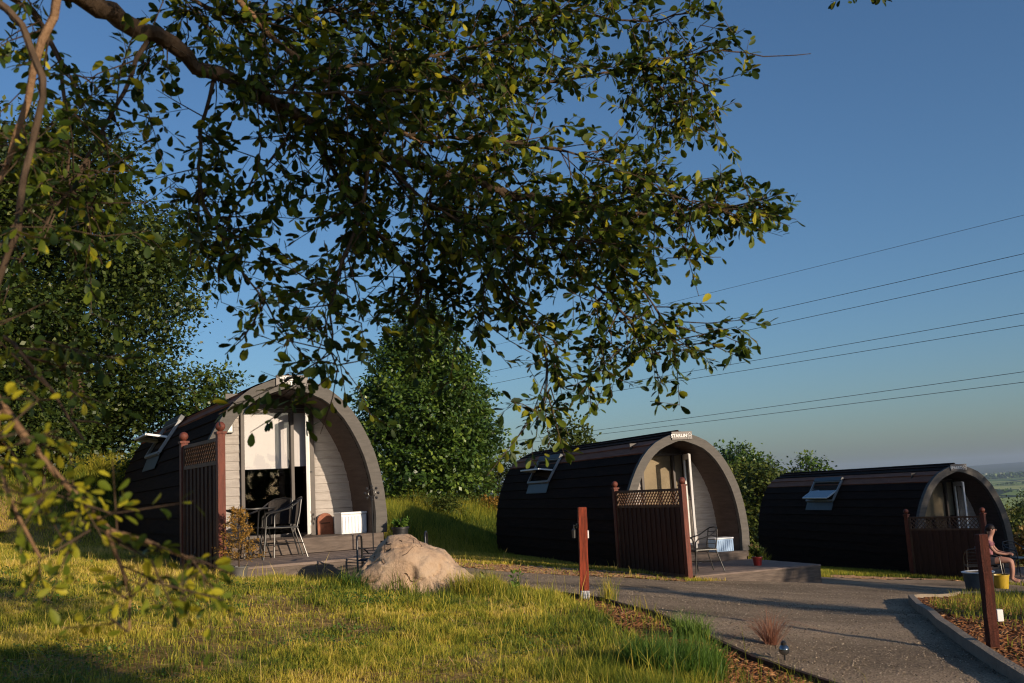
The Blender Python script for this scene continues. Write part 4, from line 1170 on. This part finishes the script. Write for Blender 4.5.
# loose stones and bark chips
def scatter_bits(name, poly, n, size, m, label, zoff, flat=.4, bounds=None, elong=1, near=True):
    P = np.array(poly); x0, y0 = P.min(0); x1, y1 = P.max(0)
    if bounds: x0, x1, y0, y1 = bounds
    x = rng.uniform(x0, x1, n * 3); y = rng.uniform(y0, y1, n * 3)
    k = inside(x, y, poly) & (rng.uniform(0, 1, len(x)) < np.clip(9 / np.hypot(x, y), 0, 1) ** 2)
    x, y = x[k][:n], y[k][:n]; n = len(x)
    s = size * rng.uniform(.4, 1.5, n) ** 1.2
    base = np.array([(1, 0, 0), (-.5, .87, 0), (-.5, -.87, 0), (.1, .1, 1), (0, -.1, -1)])
    T0 = np.array([(0, 1, 3), (1, 2, 3), (2, 0, 3), (1, 0, 4), (2, 1, 4), (0, 2, 4)])
    a = rng.uniform(0, 2 * PI, n); j = rng.uniform(.6, 1.4, (n, 5, 3))
    L = base[None] * j; L[:, :, 2] *= flat; L[:, :, 0] *= elong
    tilt = rng.normal(0, .35, n)
    X = L[:, :, 0] * np.cos(a)[:, None] - L[:, :, 1] * np.sin(a)[:, None]
    Yv = L[:, :, 0] * np.sin(a)[:, None] + L[:, :, 1] * np.cos(a)[:, None]
    Z = L[:, :, 2] + X * tilt[:, None]
    V = np.stack([x[:, None] + X * s[:, None], y[:, None] + Yv * s[:, None], G(x, y)[:, None] + zoff + Z * s[:, None]], -1).reshape(-1, 3)
    T = (np.arange(n)[:, None, None] * 5 + T0[None]).reshape(-1, 3)
    tag(mesh_np(name, V, T, m, None, np.repeat(rng.uniform(0, 1, n), 5)), label, None, None, 'stuff')
scatter_bits('loose_gravel', DRIVE, 45000, .0075, M['stones'], 'loose grey gravel on the drive', .006, .6, (-3, 12, 5.5, 20))
scatter_bits('bark_chips', MULCH, 9000, .019, M['chips'], 'orange bark chips between the meadow and the timber edging', .016, .25, None, 2.0)
scatter_bits('bark_chips', BED, 9000, .024, M['chips'], 'orange bark chips in the raised bed', BEDTOP + .006, .25, (3.4, 9, 5, 14), 2.0)
scatter_bits('dry_grass_litter', SAND, 5000, .022, M['chips'], 'dry orange litter on the sandy verge', .012, .2, None, 2.2)

# ---- trees
def tree(name, x, y, label, cat, lobes, nleaf, lsize, lm, trunk_r, group=None, clump=.32, perclump=34, zb=None, limbs=True, spread=1.0):
    z0 = g1(x, y) if zb is None else zb
    t = thing(name, (x, y, z0), 0, label, cat, group)
    lobes = np.array(lobes, float)     # dx,dy,z(rel ground),rx,ry,rz
    vol = (lobes[:, 3] * lobes[:, 4] * lobes[:, 5]) ** .8
    nc = nleaf // perclump
    j = rng.choice(len(lobes), nc, p=vol / vol.sum())
    d = runit(nc); rr = rng.uniform(.35, 1.06, nc) ** .55
    # ragged outline
    rag = 1 + .28 * np.sin(d[:, 0] * 5 + j * 2.1) * np.sin(d[:, 2] * 6 + j) + rng.normal(0, .12, nc)
    CC = lobes[j, :3] + d * lobes[j, 3:6] * (rr * rag)[:, None]
    CC[:, 2] = np.maximum(CC[:, 2], .15)
    n = nc * perclump
    ci = np.repeat(np.arange(nc), perclump)
    cs = clump * rng.uniform(.6, 1.4, nc)
    off = rng.normal(0, 1, (n, 3)) * cs[ci][:, None] * np.array([.62, .62, .36]) * spread
    C = CC[ci] + off
    D = off / (np.linalg.norm(off, axis=1)[:, None] + 1e-6) * .8 + runit(n) * .7 + np.array([0, 0, -.15]); D /= np.linalg.norm(D, axis=1)[:, None]
    Nn = runit(n) * .8 + np.array([0, 0, 1.0]) + (d[ci]) * .5
    V, T = leaf_arrays(C, D, Nn, lsize * rng.uniform(.6, 1.4, n), .34)
    ct = np.clip(rng.normal(.46, .27, nc), 0, 1)
    tint = np.clip(ct[ci] + rng.normal(0, .13, n), 0, 1)
    mesh_np('crown', V, T, lm, t, np.repeat(tint, 4))
    if trunk_r:
        b = MB(); top = float(lobes[:, 2].max())
        b.tube([(0, 0, -.3), (.03, 0, top * .25), (-.05, .04, top * .55), (.02, 0, top * .95)], [trunk_r * 1.25, trunk_r, trunk_r * .7, trunk_r * .2], 9)
        if limbs:
            for q in range(min(34, nc)):
                c = CC[rng.integers(0, nc)]; s0 = max(.12 * top, c[2] * rng.uniform(.35, .7)); s0 = min(s0, top * .8)
                p0 = np.array([0, 0, s0]); m_ = (p0 + c) / 2 + np.array([0, 0, .06 * np.linalg.norm(c - p0)])
                b.tube([p0, m_, c], [trunk_r * .33, trunk_r * .2, trunk_r * .05], 5)
        b.build('trunk', M['bark'], t, smooth=True)
    return t

def rndlobes(n, rx, rz, zc, r, seed, squash=1, taper=0):
    q = np.random.default_rng(seed); out = []
    for k in range(n):
        z = q.uniform(-1, 1); k_ = math.sqrt(max(0, 1 - z * z)) * (1 - taper * (z + 1) / 2)
        a = q.uniform(0, 2 * PI); f = q.uniform(.3, .8)
        s = q.uniform(.7, 1.2) * r
        out.append((math.cos(a) * rx * k_ * f, math.sin(a) * rx * k_ * f * squash, zc + z * rz * .82, s, s, s * .8))
    return out

# big tree behind the first pod
tree('broad_tree', -12.3, 27.5, 'large spreading tree at the far left behind the first pod', 'tree', rndlobes(52, 4.9, 4.9, 4.9, 1.35, 3) + rndlobes(12, 5.2, 1.2, 1.6, 1.1, 31), 105000, .13, M['leafshade'], .30, None, .42, 34, None, False)
tree('broad_tree', -16.2, 29.5, 'dark tree behind the large spreading tree on the left edge', 'tree', rndlobes(20, 3.6, 4.6, 4.8, 1.5, 5), 26000, .17, M['leafdark'], .28, None, .5, 34, None, False)
tree('side_sapling', -8.3, 27.4, 'thin airy sapling between the spreading tree and the first roof', 'tree', rndlobes(10, 1.5, 1.6, 1.9, .65, 6), 7000, .12, M['leafmid'], .08, None, .32, 30)
# dense tree between pods
tree('dense_tree', -3.45, 38, 'tall dense dark green tree between the first and second pods', 'tree',
     [(.1, 0, 7.7, .8, .8, .8), (-.3, 0, 6.9, 1.15, 1.15, .9), (.45, 0, 6.1, 1.35, 1.4, 1.0), (-.9, 0, 5.4, 1.3, 1.5, 1.1), (.9, .2, 4.9, 1.45, 1.6, 1.2), (-1.45, 0, 3.9, 1.2, 1.5, 1.2), (1.4, 0, 3.6, 1.2, 1.6, 1.2), (0, -.4, 4.0, 2.0, 2.0, 1.6), (-1.7, 0, 2.6, 1.2, 1.4, 1.2), (1.4, 0, 2.3, 1.3, 1.5, 1.2), (1.9, 0, 2.9, .75, 1.0, .8), (-1.9, -.2, 4.7, .55, .6, .5), (1.55, -.3, 5.3, .55, .6, .45), (.9, -.2, 6.9, .5, .5, .5), (-1.1, 0, 6.4, .5, .5, .5), (2.2, 0, 3.9, .45, .5, .4), (0, -.3, 2.0, 2.0, 2.0, 1.3), (-1.0, -.3, 1.0, 1.4, 1.4, .9), (.9, -.3, 1.0, 1.4, 1.4, .9)],
     62000, .15, M['leafdark'], .24, None, .30, 30, spread=.9)
tree('sapling', 1.75, 40, 'slender pale sapling tip showing above the second pod roof', 'tree', [(0, 0, 4.5, .3, .3, .55), (.75, 0, 4.0, .35, .35, .4), (.1, 0, 3.6, .6, .6, .5), (.9, 0, 3.5, .5, .6, .35), (.2, 0, 2.6, 1.1, 1.1, 1.0)], 3400, .15, M['leafolive'], .07, None, .3, 20)
# hedge / scrub behind
HG = 'scrub bushes behind the pods'
for i, (x, y, w, h, m, lab) in enumerate([
    (-1.0, 42, 2.0, 3.2, 'leafolive', 'olive scrub bush right beside the dense tree'),
    (.9, 44, 2.2, 3.0, 'leafolive', 'olive scrub bush against the rear of the second pod'),
    (-2.3, 36.6, .9, .9, 'leafolive', 'low weedy bush under the right side of the dense tree'),
    (-.9, 36.8, .8, .8, 'leaforange', 'low russet weed patch in the rough grass between the pods'),
    (.3, 37.6, 1.0, 1.1, 'leafolive', 'small green bush touching the second pod rear corner'),
    (-3.6, 35.8, .8, .8, 'leafmid', 'small leafy weed bush in front of the dense tree trunk'),
    (-2.6, 34.6, .55, .6, 'leafolive', 'little nettle patch out in the rough grass'),
    (-11.6, 24.4, 2.0, 2.6, 'leafshade', 'dark round bush under the spreading tree'),
    (-13.2, 24.2, .8, 1.4, 'leaforange', 'russet shrub at the left edge of the meadow'),
    (-9.2, 25.2, 1.3, 1.7, 'leafmid', 'green bush touching the first pod rear')]):
    tree('bush', x, y, lab, 'bush', rndlobes(7, w * .75, h * .38, h * .5, w * .5, 20 + i), int(3200 * w), .10, M[m], .04, HG, .25, 26, None, False)
# trees beyond the second pod
TG = 'trees beyond the second pod'
for i, (x, y, r, h, m, lab) in enumerate([
    (10.3, 54, 2.3, 5.3, 'leafolive', 'olive tree showing just right of the second arch'),
    (12.7, 57, 2.4, 5.2, 'leafdark', 'darker tree in the middle of the row beyond the second pod'),
    (14.9, 57, 1.9, 4.5, 'leafolive', 'smaller tree at the right end of the row, nearest the third roof'),
    (11.9, 49, 2.0, 3.9, 'leafolive', 'low leafy tree in front of the row beyond the second pod')]):
    tree('far_tree', x, y, lab, 'tree', rndlobes(14, r, h * .42, h * .56, r * .42, 40 + i), 13000, .19, M[m], .14, TG, .42, 30)
tree('tree_tip', 17.6, 62, 'tiny dark treetop peeping over the third pod roof', 'tree', rndlobes(6, 1.0, 2.4, 3.6, .8, 50), 3000, .2, M['leafdark'], .1, None, .35, 24)
for i, (x, y, w, h, m, lab) in enumerate([
    (9.9, 39, 1.3, 2.3, 'leafolive', 'yellow-green bush in the gap between the second and third pods'),
    (23.5, 47, 2.6, 2.0, 'leafolive', 'olive bush right of the third arch'),
    (27.5, 52, 2.6, 2.6, 'leafdark', 'dark bush at the right edge below the fields'),
    (21.2, 41.5, 1.5, 1.7, 'leaforange', 'russet bush beside the third arch'),
    (33, 63, 3.0, 3.0, 'leafolive', 'upper bush at the right edge against the fields')]):
    tree('bush', x, y, lab, 'bush', rndlobes(8, w * .8, h * .4, h * .5, w * .45, 70 + i), int(3400 * w), .14, M[m], .05, 'bushes by the third pod', .3, 26, None, False)

# far woods on the plain, two white farm buildings
def woods():
    C = []; 
    for (y, x0, x1, hh, n) in ((4300, 900, 4200, 11, 2600), (2900, 900, 2600, 5, 260), (2150, 800, 2100, 5, 160), (5600, 1500, 5200, 9, 1500)):
        x = rng.uniform(x0, x1, n); yy = y + rng.normal(0, y * .012, n) + .1 * x
        z = G(x, yy) + rng.uniform(0, 1, n) ** 1.2 * hh * (1 + .4 * lnoise(x, yy, .01, 3))
        C.append(np.stack([x, yy, z, np.full(n, hh * .8)], -1))
    C = np.concatenate(C); n = len(C); k = 6
    c = np.repeat(C[:, :3], k, 0) + rng.normal(0, 1, (n * k, 3)) * (np.repeat(C[:, 3], k)[:, None] * np.array([1.2, 1, .35]))
    V, T = leaf_arrays(c, runit(n * k), runit(n * k), np.repeat(C[:, 3], k) * rng.uniform(.8, 1.8, n * k), .5)
    tag(mesh_np('distant_woods', V, T, M['leafdark'], None, np.repeat(rng.uniform(0, .6, n * k), 4)), 'thin dark woods and hedgerows across the far plain', None, None, 'stuff')
woods()
for (x, y, lab) in ((2065, 4100, 'tiny white farmhouse on the far plain, the left one'), (2145, 4120, 'tiny white barn on the far plain, the right one')):
    t = thing('farmhouse', (x, y, g1(x, y)), .3, lab, 'farmhouse')
    MB().box((0, 0, 5), (22, 12, 16)).build('wall', M['house_white'], t)
    r = MB(); a = [(-11.5, -6.5, 13), (-11.5, 0, 18), (-11.5, 6.5, 13)]; c = [(11.5, q[1], q[2]) for q in a]
    r.face([a[0], c[0], c[1], a[1]]); r.face([a[1], c[1], c[2], a[2]]); r.face(a); r.face(c); r.face([a[0], c[0], c[2], a[2]]); r.build('roof', M['house_roof'], t)

# trees standing to the right of the drive, outside the frame (they shade the third pod and the gravel)
SG = 'trees standing right of the drive'
for i, (x, y, r, h, n, tr, lab) in enumerate(SHADE_TREES):
    tree('roadside_tree', x, y, lab, 'tree', rndlobes(16, r, h * .36, h * .60, r * .45, 90 + i), n, .16, M['leafmid'], tr, SG, .4, 30)

# unseen hedgerow added far behind the viewer to darken the glass reflections
def hedgerow():
    n = 9000; a = rng.uniform(-.9, .9, n) + math.atan2(-.673, .739); r = rng.uniform(88, 94, n)
    x = r * np.cos(a); y = r * np.sin(a); z = G(x, y) + rng.uniform(0, 1, n) * (8.5 + 1.5 * lnoise(x, y, .3, 6))
    V, T = leaf_arrays(np.stack([x, y, z], -1), runit(n), runit(n), rng.uniform(.8, 1.8, n), .5)
    tag(mesh_np('unseen_hedgerow', V, T, M['leafdark'], None, np.repeat(rng.uniform(0, .7, n), 4)), 'unseen hedgerow added far behind the viewer to darken the door glass', None, None, 'stuff')
hedgerow()

# ---- foreground branches: one tree whose trunk stands left of the frame
LIMBS = [
([(-1.48,3.30,1.83),(-1.42,3.40,1.81),(-1.33,3.60,1.82),(-1.14,3.80,1.72),(-0.84,4.00,1.61),(-0.56,4.10,1.48),(-0.28,4.20,1.40),(-0.02,4.30,1.33),(0.25,4.40,1.28),(0.63,4.50,1.24),(0.91,4.50,1.26),(1.17,4.50,1.24)],0.036,0.005,1.3),
([(-1.13,3.80,2.22),(-1.05,3.80,2.04),(-0.94,3.90,1.93),(-0.77,3.90,1.77),(-0.59,4.00,1.62),(-0.43,4.10,1.54),(-0.19,4.30,1.53)],0.014,0.006,1),
([(-1.41,2.50,1.47),(-1.33,2.50,1.36),(-1.24,2.50,1.26),(-1.21,2.50,1.20),(-1.20,2.50,1.09),(-1.22,2.50,0.95),(-1.23,2.45,0.79),(-1.24,2.40,0.63),(-1.29,2.40,0.51)],0.011,0.008,0.1),
([(-1.21,2.60,1.54),(-1.23,2.60,1.37),(-1.29,2.60,1.16),(-1.33,2.60,0.99),(-1.37,2.60,0.90)],0.014,0.007,0.35),
([(-0.98,1.75,0.27),(-0.91,1.75,0.21),(-0.86,1.75,0.12),(-0.79,1.75,0.04),(-0.72,1.75,-0.03),(-0.66,1.80,-0.06),(-0.61,1.85,-0.09)],0.0075,0.003,0),
([(-0.72,1.75,-0.03),(-0.69,1.75,-0.09),(-0.68,1.75,-0.15),(-0.68,1.75,-0.20)],0.004,0.0025,0),
([(-0.91,1.75,0.21),(-0.92,1.70,0.12),(-0.86,1.70,0.03),(-0.81,1.70,-0.07)],0.004,0.0025,0),
([(-0.84,4.00,1.61),(-0.74,4.10,1.44),(-0.69,4.30,1.32),(-0.53,4.40,1.11),(-0.32,4.50,0.93),(-0.14,4.60,0.80)],0.012,0.004,1.1),
([(-0.02,4.30,1.33),(0.24,4.50,1.07),(0.49,4.60,0.84),(0.62,4.60,0.67),(0.69,4.60,0.58)],0.012,0.004,1.25),
([(-0.28,4.20,1.40),(-0.16,4.30,1.13),(0.00,4.40,0.90),(0.15,4.50,0.67),(0.17,4.50,0.47),(0.10,4.50,0.33)],0.011,0.003,1),
([(-0.56,4.10,1.48),(-0.59,4.00,1.19),(-0.69,3.90,0.87),(-0.74,3.90,0.67),(-0.69,3.90,0.50)],0.01,0.003,1),
([(-1.14,3.80,1.72),(-1.22,3.80,1.45),(-1.20,3.80,1.20),(-1.08,3.80,0.99),(-0.96,3.80,0.79),(-0.86,3.80,0.64)],0.009,0.003,0.75),
([(-0.96,3.80,0.79),(-1.01,3.80,0.63),(-1.11,3.80,0.58)],0.004,0.002,0.25),
([(-1.33,3.60,1.82),(-1.37,3.50,1.58),(-1.45,3.40,1.28),(-1.53,3.30,1.04),(-1.61,3.20,0.84)],0.01,0.003,0.75),
([(0.25,4.40,1.28),(0.48,4.50,1.08),(0.64,4.60,0.88),(0.72,4.60,0.74),(0.77,4.60,0.63)],0.008,0.003,1.25),
([(-0.87,4.20,2.33),(-0.54,4.40,2.05),(-0.14,4.60,1.95),(0.31,4.80,2.04),(0.74,4.90,2.14),(0.94,4.90,2.09),(1.10,4.90,2.01)],0.013,0.004,1.2),
([(0.74,4.90,2.14),(0.91,4.80,1.88),(1.00,4.80,1.77)],0.006,0.003,1.1),
([(0.74,4.90,2.14),(1.01,4.90,2.20),(1.14,4.90,2.21)],0.006,0.004,0.8),
([(1.14,4.90,2.21),(1.25,4.90,2.20),(1.32,4.90,2.16),(1.44,4.90,2.15),(1.52,4.90,2.16),(1.63,4.90,2.16)],0.004,0.002,0),
([(-0.32,4.80,2.68),(0.24,4.90,2.48),(0.77,5.00,2.43),(1.04,5.00,2.47)],0.01,0.004,0.8),
([(-0.43,4.10,1.54),(-0.00,4.30,1.57),(0.27,4.50,1.57),(0.56,4.60,1.54),(0.70,4.60,1.41)],0.008,0.003,1.1),
([(-0.84,4.00,1.61),(-0.97,4.00,1.42),(-1.10,4.00,1.26),(-1.20,4.00,1.09)],0.007,0.003,0.9),
([(-0.28,4.20,1.40),(-0.38,4.30,1.17),(-0.37,4.30,0.94),(-0.44,4.30,0.77)],0.007,0.003,1),
([(-0.77,3.90,1.77),(-0.34,4.20,1.92),(0.02,4.40,2.09),(0.32,4.50,2.30)],0.009,0.004,1.5),
([(-1.14,3.80,1.72),(-0.93,3.70,1.60),(-0.66,3.70,1.57),(-0.39,3.80,1.62)],0.008,0.004,1.2),
([(-0.56,4.10,1.48),(-0.35,4.00,1.22),(-0.11,4.00,1.07),(0.14,4.10,1.04),(0.39,4.10,1.03)],0.008,0.003,1.3),
([(-1.40,3.80,2.23),(-1.27,3.90,2.08),(-1.00,4.00,2.05),(-0.65,4.20,2.18),(-0.30,4.40,2.21)],0.01,0.004,1.6),
([(0.25,4.40,1.28),(0.61,4.30,1.30),(0.83,4.30,1.24),(1.02,4.30,1.16)],0.006,0.002,0.7),
([(1.63,5.20,3.09),(1.93,5.20,2.74),(2.15,5.20,2.69),(2.46,5.20,2.66)],0.0048,0.002,0.3),
([(0.51,4.60,0.81),(0.41,4.60,0.65),(0.33,4.60,0.47)],0.004,0.002,0.9),
([(-1.91,3.20,1.85),(-1.64,3.30,1.81),(-1.53,3.30,1.58),(-1.50,3.30,1.36),(-1.57,3.40,1.21),(-1.45,3.40,1.02)],0.01,0.004,0.9),
([(-1.52,2.60,0.59),(-1.38,2.60,0.50),(-1.25,2.60,0.38),(-1.17,2.60,0.27),(-1.13,2.60,0.19)],0.008,0.003,0.5),
([(-1.48,3.30,1.83),(-1.14,3.20,2.26),(-0.57,3.20,2.69),(0.02,3.30,3.03)],0.03,0.008,1.3),
([(-1.14,3.20,2.26),(-0.58,3.60,2.41),(0.05,4.00,2.59),(0.64,4.40,2.90)],0.015,0.005,1.5),
([(-0.58,3.60,2.41),(-0.30,3.90,2.32),(0.22,4.20,2.42),(0.74,4.60,2.67)],0.01,0.005,1.2),
([(-0.57,3.20,2.69),(0.30,3.40,2.72),(1.19,3.80,3.09)],0.012,0.005,1.3),
([(-1.48,3.30,1.83),(-1.60,3.00,2.22),(-1.76,2.80,2.57)],0.02,0.008,1.2),

]
def foreground():
    t = thing('overhanging_tree', (-3.1, 2.9, g1(-3.1, 2.9)), 0, 'overhanging leafy tree whose branches fill the upper left of the view', 'tree')
    O = np.array(t.location)
    tr = MB(); z0 = 0
    tr.tube([(0, 0, -.3), (.02, .03, .8), (.15, .1, 1.8), (.45, .15, 2.5), (-1.48 - O[0] - .25, 3.2 - O[1], 1.86 - O[2]), (-1.48 - O[0], 3.3 - O[1], 1.83 - O[2])], [.17, .14, .11, .07, .045, .036], 12)
    tr.tube([(.15, .1, 1.8), (.1, -.1, 2.7), (.3, -.2, 3.6)], [.08, .06, .03], 9)
    # trunk to the left limbs
    trunk = tr.build('trunk', M['bark'], t, smooth=True)
    C = []; D = []
    tw = MB()
    def hang(p0, p1, dens, r0):
        L = np.linalg.norm(p1 - p0); n = max(1, int(L / .022 * dens)); d = (p1 - p0) / L
        for k in range(n):
            f = random.uniform(.05, 1.04); side = np.array([random.gauss(0, 1), random.gauss(0, 1), random.gauss(0, .8)]); side -= d * side.dot(d); side /= np.linalg.norm(side) + 1e-6
            v = d * .9 + side * 1.0 + np.array([0, 0, -.15]); C.append(p0 + (p1 - p0) * f + side * .005); D.append(v / np.linalg.norm(v))
    for li, (pts, r0, r1, dens) in enumerate(LIMBS):
        P = np.array(pts)
        seg = np.linalg.norm(np.diff(P, axis=0), axis=1); cum = np.concatenate([[0], np.cumsum(seg)]); L = cum[-1]
        m = max(4, int(L / .07)); tt = np.linspace(0, L, m)
        Q = np.stack([np.interp(tt, cum, P[:, i]) for i in range(3)], -1)
        for _ in range(2): Q[1:-1] = (Q[:-2] + Q[1:-1] * 2 + Q[2:]) / 4
        Q[1:-1] += rng.normal(0, .005 + r0 * .10, (m - 2, 3))
        rad = np.linspace(r0, r1, m) * rng.uniform(.9, 1.12, m)
        near_ = P[:, 1].mean() < 2; b = MB(); b.tube(Q - O, rad, 8 if r0 > .01 else 6); b.build('limb', M['barkwarm'] if .0139 < r0 < .0151 or near_ else M['bark'], t, smooth=True)
        if dens <= 0:
            continue
        near = P[:, 1].mean() < 3
        nsub = int(L / .031 * dens)
        for k in range(nsub):
            s = random.uniform(.06, 1.0) ** .8 * L
            p = np.array([np.interp(s, cum, P[:, i]) for i in range(3)]); q = np.array([np.interp(min(s + .05, L), cum, P[:, i]) for i in range(3)])
            d = q - p; d = d / (np.linalg.norm(d) + 1e-6) if np.linalg.norm(d) > 1e-4 else (P[-1] - P[-2]) / seg[-1]
            side = np.array([random.gauss(0, 1), random.gauss(0, 1), random.gauss(-.15, .9)]); side /= np.linalg.norm(side)
            v = d * .5 + side; v /= np.linalg.norm(v)
            sl = random.uniform(.12, .42) * (.75 if near else 1) * (.4 if r0 < .005 else 1)
            e1 = p + v * sl * .55; e2 = e1 + (v + np.array([random.gauss(0, .3), random.gauss(0, .3), random.gauss(-.15, .3)])) * sl * .45
            tw.tube([p - O, e1 - O, e2 - O], [.0032, .0024, .0013], 4, cap=False)
            hang(p + (e1 - p) * .4, e1, .55, 0); hang(e1, e2, 1.0, 0)
            for j in range(random.randint(1, 3)):
                f = random.uniform(.2, 1); a = p + (e1 - p) * f if random.random() < .5 else e1 + (e2 - e1) * f
                w = v * .4 + np.array([random.gauss(0, .8), random.gauss(0, .8), random.gauss(-.1, .7)]); w /= np.linalg.norm(w)
                e = a + w * random.uniform(.06, .17); tw.tube([a - O, e - O], [.0018, .001], 3, cap=False); hang(a, e, 1.35, 0)
    # hand-placed sprays on the near lower-left branch
    for (a, e) in NEAR_SPRAYS:
        a = np.array(a); e = np.array(e); tw.tube([a - O, e - O], [.0022, .001], 4, cap=False); hang(a, e, 1.9, 0)
        for _ in range(2):
            q0 = a + (e - a) * random.uniform(.2, .9); q1 = q0 + np.array([random.gauss(0, .05), random.gauss(0, .05), random.gauss(-.01, .05)])
            tw.tube([q0 - O, q1 - O], [.0014, .0008], 3, cap=False); hang(q0, q1, 1.5, 0)
    tw.build('twigs', M['bark'], t)
    C = np.array(C); D = np.array(D); n = len(C)
    sz = rng.uniform(.030, .064, n) * np.clip((C[:, 1] + .3) / 4.0, .42, 1)
    Nn = runit(n) * .8 + np.array([0, 0, .8]); S = np.cross(D, Nn); S /= np.linalg.norm(S, axis=1)[:, None]; Nn = np.cross(S, D)
    s = sz[:, None]; w = s * rng.uniform(.21, .28, n)[:, None]
    curl = -rng.uniform(.02, .16, n)[:, None] * s
    def pt(f, k, up): return C + D * s * f + S * w * k + Nn * (s * up) + Nn * curl * f * f
    V = np.stack([pt(.0, 0, 0), pt(.55, 0, 0), pt(1.0, 0, 0), pt(.30, .72, .03), pt(.68, 1.0, .05), pt(.30, -.72, .03), pt(.68, -1.0, .05), pt(.9, .62, .03), pt(.9, -.62, .03)], 1) - O
    T0 = np.array([(0, 3, 1), (3, 4, 1), (4, 7, 1), (7, 2, 1), (0, 1, 5), (5, 1, 6), (6, 1, 8), (8, 1, 2)])
    T = (np.arange(n)[:, None, None] * 9 + T0[None]).reshape(-1, 3)
    tint = np.clip(rng.normal(.5, .24, n) + np.where(C[:, 1] < 2.2, .25, 0), 0, 1)
    o = mesh_np('foliage', V.reshape(-1, 3), T, M['leaf'], t, np.repeat(tint, 9))
    print('leaves', n)
foreground()

# ------------------------------------------------------------------ power cables
CABLES = [[(-84.73, 230.0, 19.61), (46.82, 70.0, 19.71)], [(-84.73, 230.0, 15.57), (46.36, 70.0, 16.62)], [(-84.73, 230.0, 13.4), (46.16, 70.0, 15.29)],
          [(-84.72, 230.0, 11.71), (45.65, 70.0, 11.84)], [(-84.72, 230.0, 11.56), (45.51, 70.0, 10.86)], [(-84.72, 230.0, 5.78), (44.98, 70.0, 7.31)], [(-84.72, 230.0, 6.2), (44.85, 70.0, 6.45)]]
CL = ['topmost and faintest power cable against the sky', 'second power cable from the top', 'third power cable from the top, just under the second', 'upper cable of the middle pair of power cables', 'lower cable of the middle pair of power cables', 'upper cable of the lowest pair, above the roofs', 'lowest power cable, nearest the pod roofs']
for (a, b), lab in zip(CABLES, CL):
    a = Vector(a); b = Vector(b); pts = []
    b = a + (b - a) * 1.25
    for k in range(49):
        f = k / 48; p = a.lerp(b, f); p.z -= 1.1 * 4 * f * (1 - f) - .0; p.z += .55; pts.append(p)
    o = MB().tube(pts, .017 if lab.startswith('topmost') else .024, 6).build('power_cable', M['cable'], None)
    tag(o, lab, 'power cable', 'power cables crossing the sky')

# ------------------------------------------------------------------ haze
me = bpy.data.meshes.new('haze')
hz = MB().box((0, 6400, 20), (21000, 13400, 190))
mh = bpy.data.materials.new('haze_air'); mh.use_nodes = True
nt = mh.node_tree; nt.nodes.remove(nt.nodes['Principled BSDF'])
pv = nt.nodes.new('ShaderNodeVolumePrincipled'); pv.inputs['Color'].default_value = (.62, .76, 1, 1); pv.inputs['Density'].default_value = HAZE; pv.inputs['Anisotropy'].default_value = .2
nt.links.new(pv.outputs['Volume'], nt.nodes['Material Output'].inputs['Volume'])
if HAZE > 0:
    o = hz.build('haze', mh); tag(o, 'thin blue evening haze over the plain', None, None, 'stuff')

# ------------------------------------------------------------------ light, sky, camera
el = math.radians(SUN_EL)
S = Vector((.739 * math.cos(el), -.673 * math.cos(el), math.sin(el)))
S = Vector((math.cos(el) * SUN_XY[0], math.cos(el) * SUN_XY[1], math.sin(el))).normalized()
sd = bpy.data.lights.new('sun', 'SUN'); sd.energy = SUN_E; sd.angle = math.radians(.55); sd.color = SUN_C
so = bpy.data.objects.new('sun', sd); link(so); so.rotation_euler = S.to_track_quat('Z', 'Y').to_euler()
w = bpy.data.worlds.new('World'); SC.world = w; w.use_nodes = True
nt = w.node_tree; bg = nt.nodes['Background']
sky = nt.nodes.new('ShaderNodeTexSky'); sky.sky_type = 'NISHITA'; sky.sun_disc = False
sky.sun_elevation = el; sky.sun_rotation = math.atan2(S.x, S.y)
sky.altitude = 100; sky.air_density = SKY[1]; sky.dust_density = SKY[2]; sky.ozone_density = SKY[3]
nt.links.new(sky.outputs['Color'], bg.inputs['Color']); bg.inputs['Strength'].default_value = SKY[0]

F = 995.0
pitch, roll = .149, -.054
cp, sp = math.cos(pitch), math.sin(pitch)
r0 = Vector((1, 0, 0)); u0 = Vector((0, -sp, cp)); f0 = Vector((0, cp, sp))
cr, sr = math.cos(roll), math.sin(roll)
r = r0 * cr + u0 * sr; u = -r0 * sr + u0 * cr
cam = bpy.data.cameras.new('camera'); cam.lens = F * 36 / 1024; cam.sensor_width = 36; cam.clip_start = .05; cam.clip_end = 40000
cam.dof.use_dof = True; cam.dof.focus_distance = 15.5; cam.dof.aperture_fstop = 5.6
co = bpy.data.objects.new('camera', cam); link(co)
co.matrix_world = Matrix((r, u, -f0)).transposed().to_4x4()
SC.camera = co
SC.render.resolution_x = 1024; SC.render.resolution_y = 683
SC.view_settings.view_transform = 'Standard'; SC.view_settings.look = 'None'; SC.view_settings.gamma = 1; SC.view_settings.exposure = EXPO
SC.view_settings.use_curve_mapping = False
SC.cycles.filter_width = 1.15; SC.cycles.max_bounces = 6; SC.cycles.transparent_max_bounces = 12; SC.cycles.volume_bounces = 0
SC.cycles.use_adaptive_sampling = True; SC.cycles.use_denoising = True
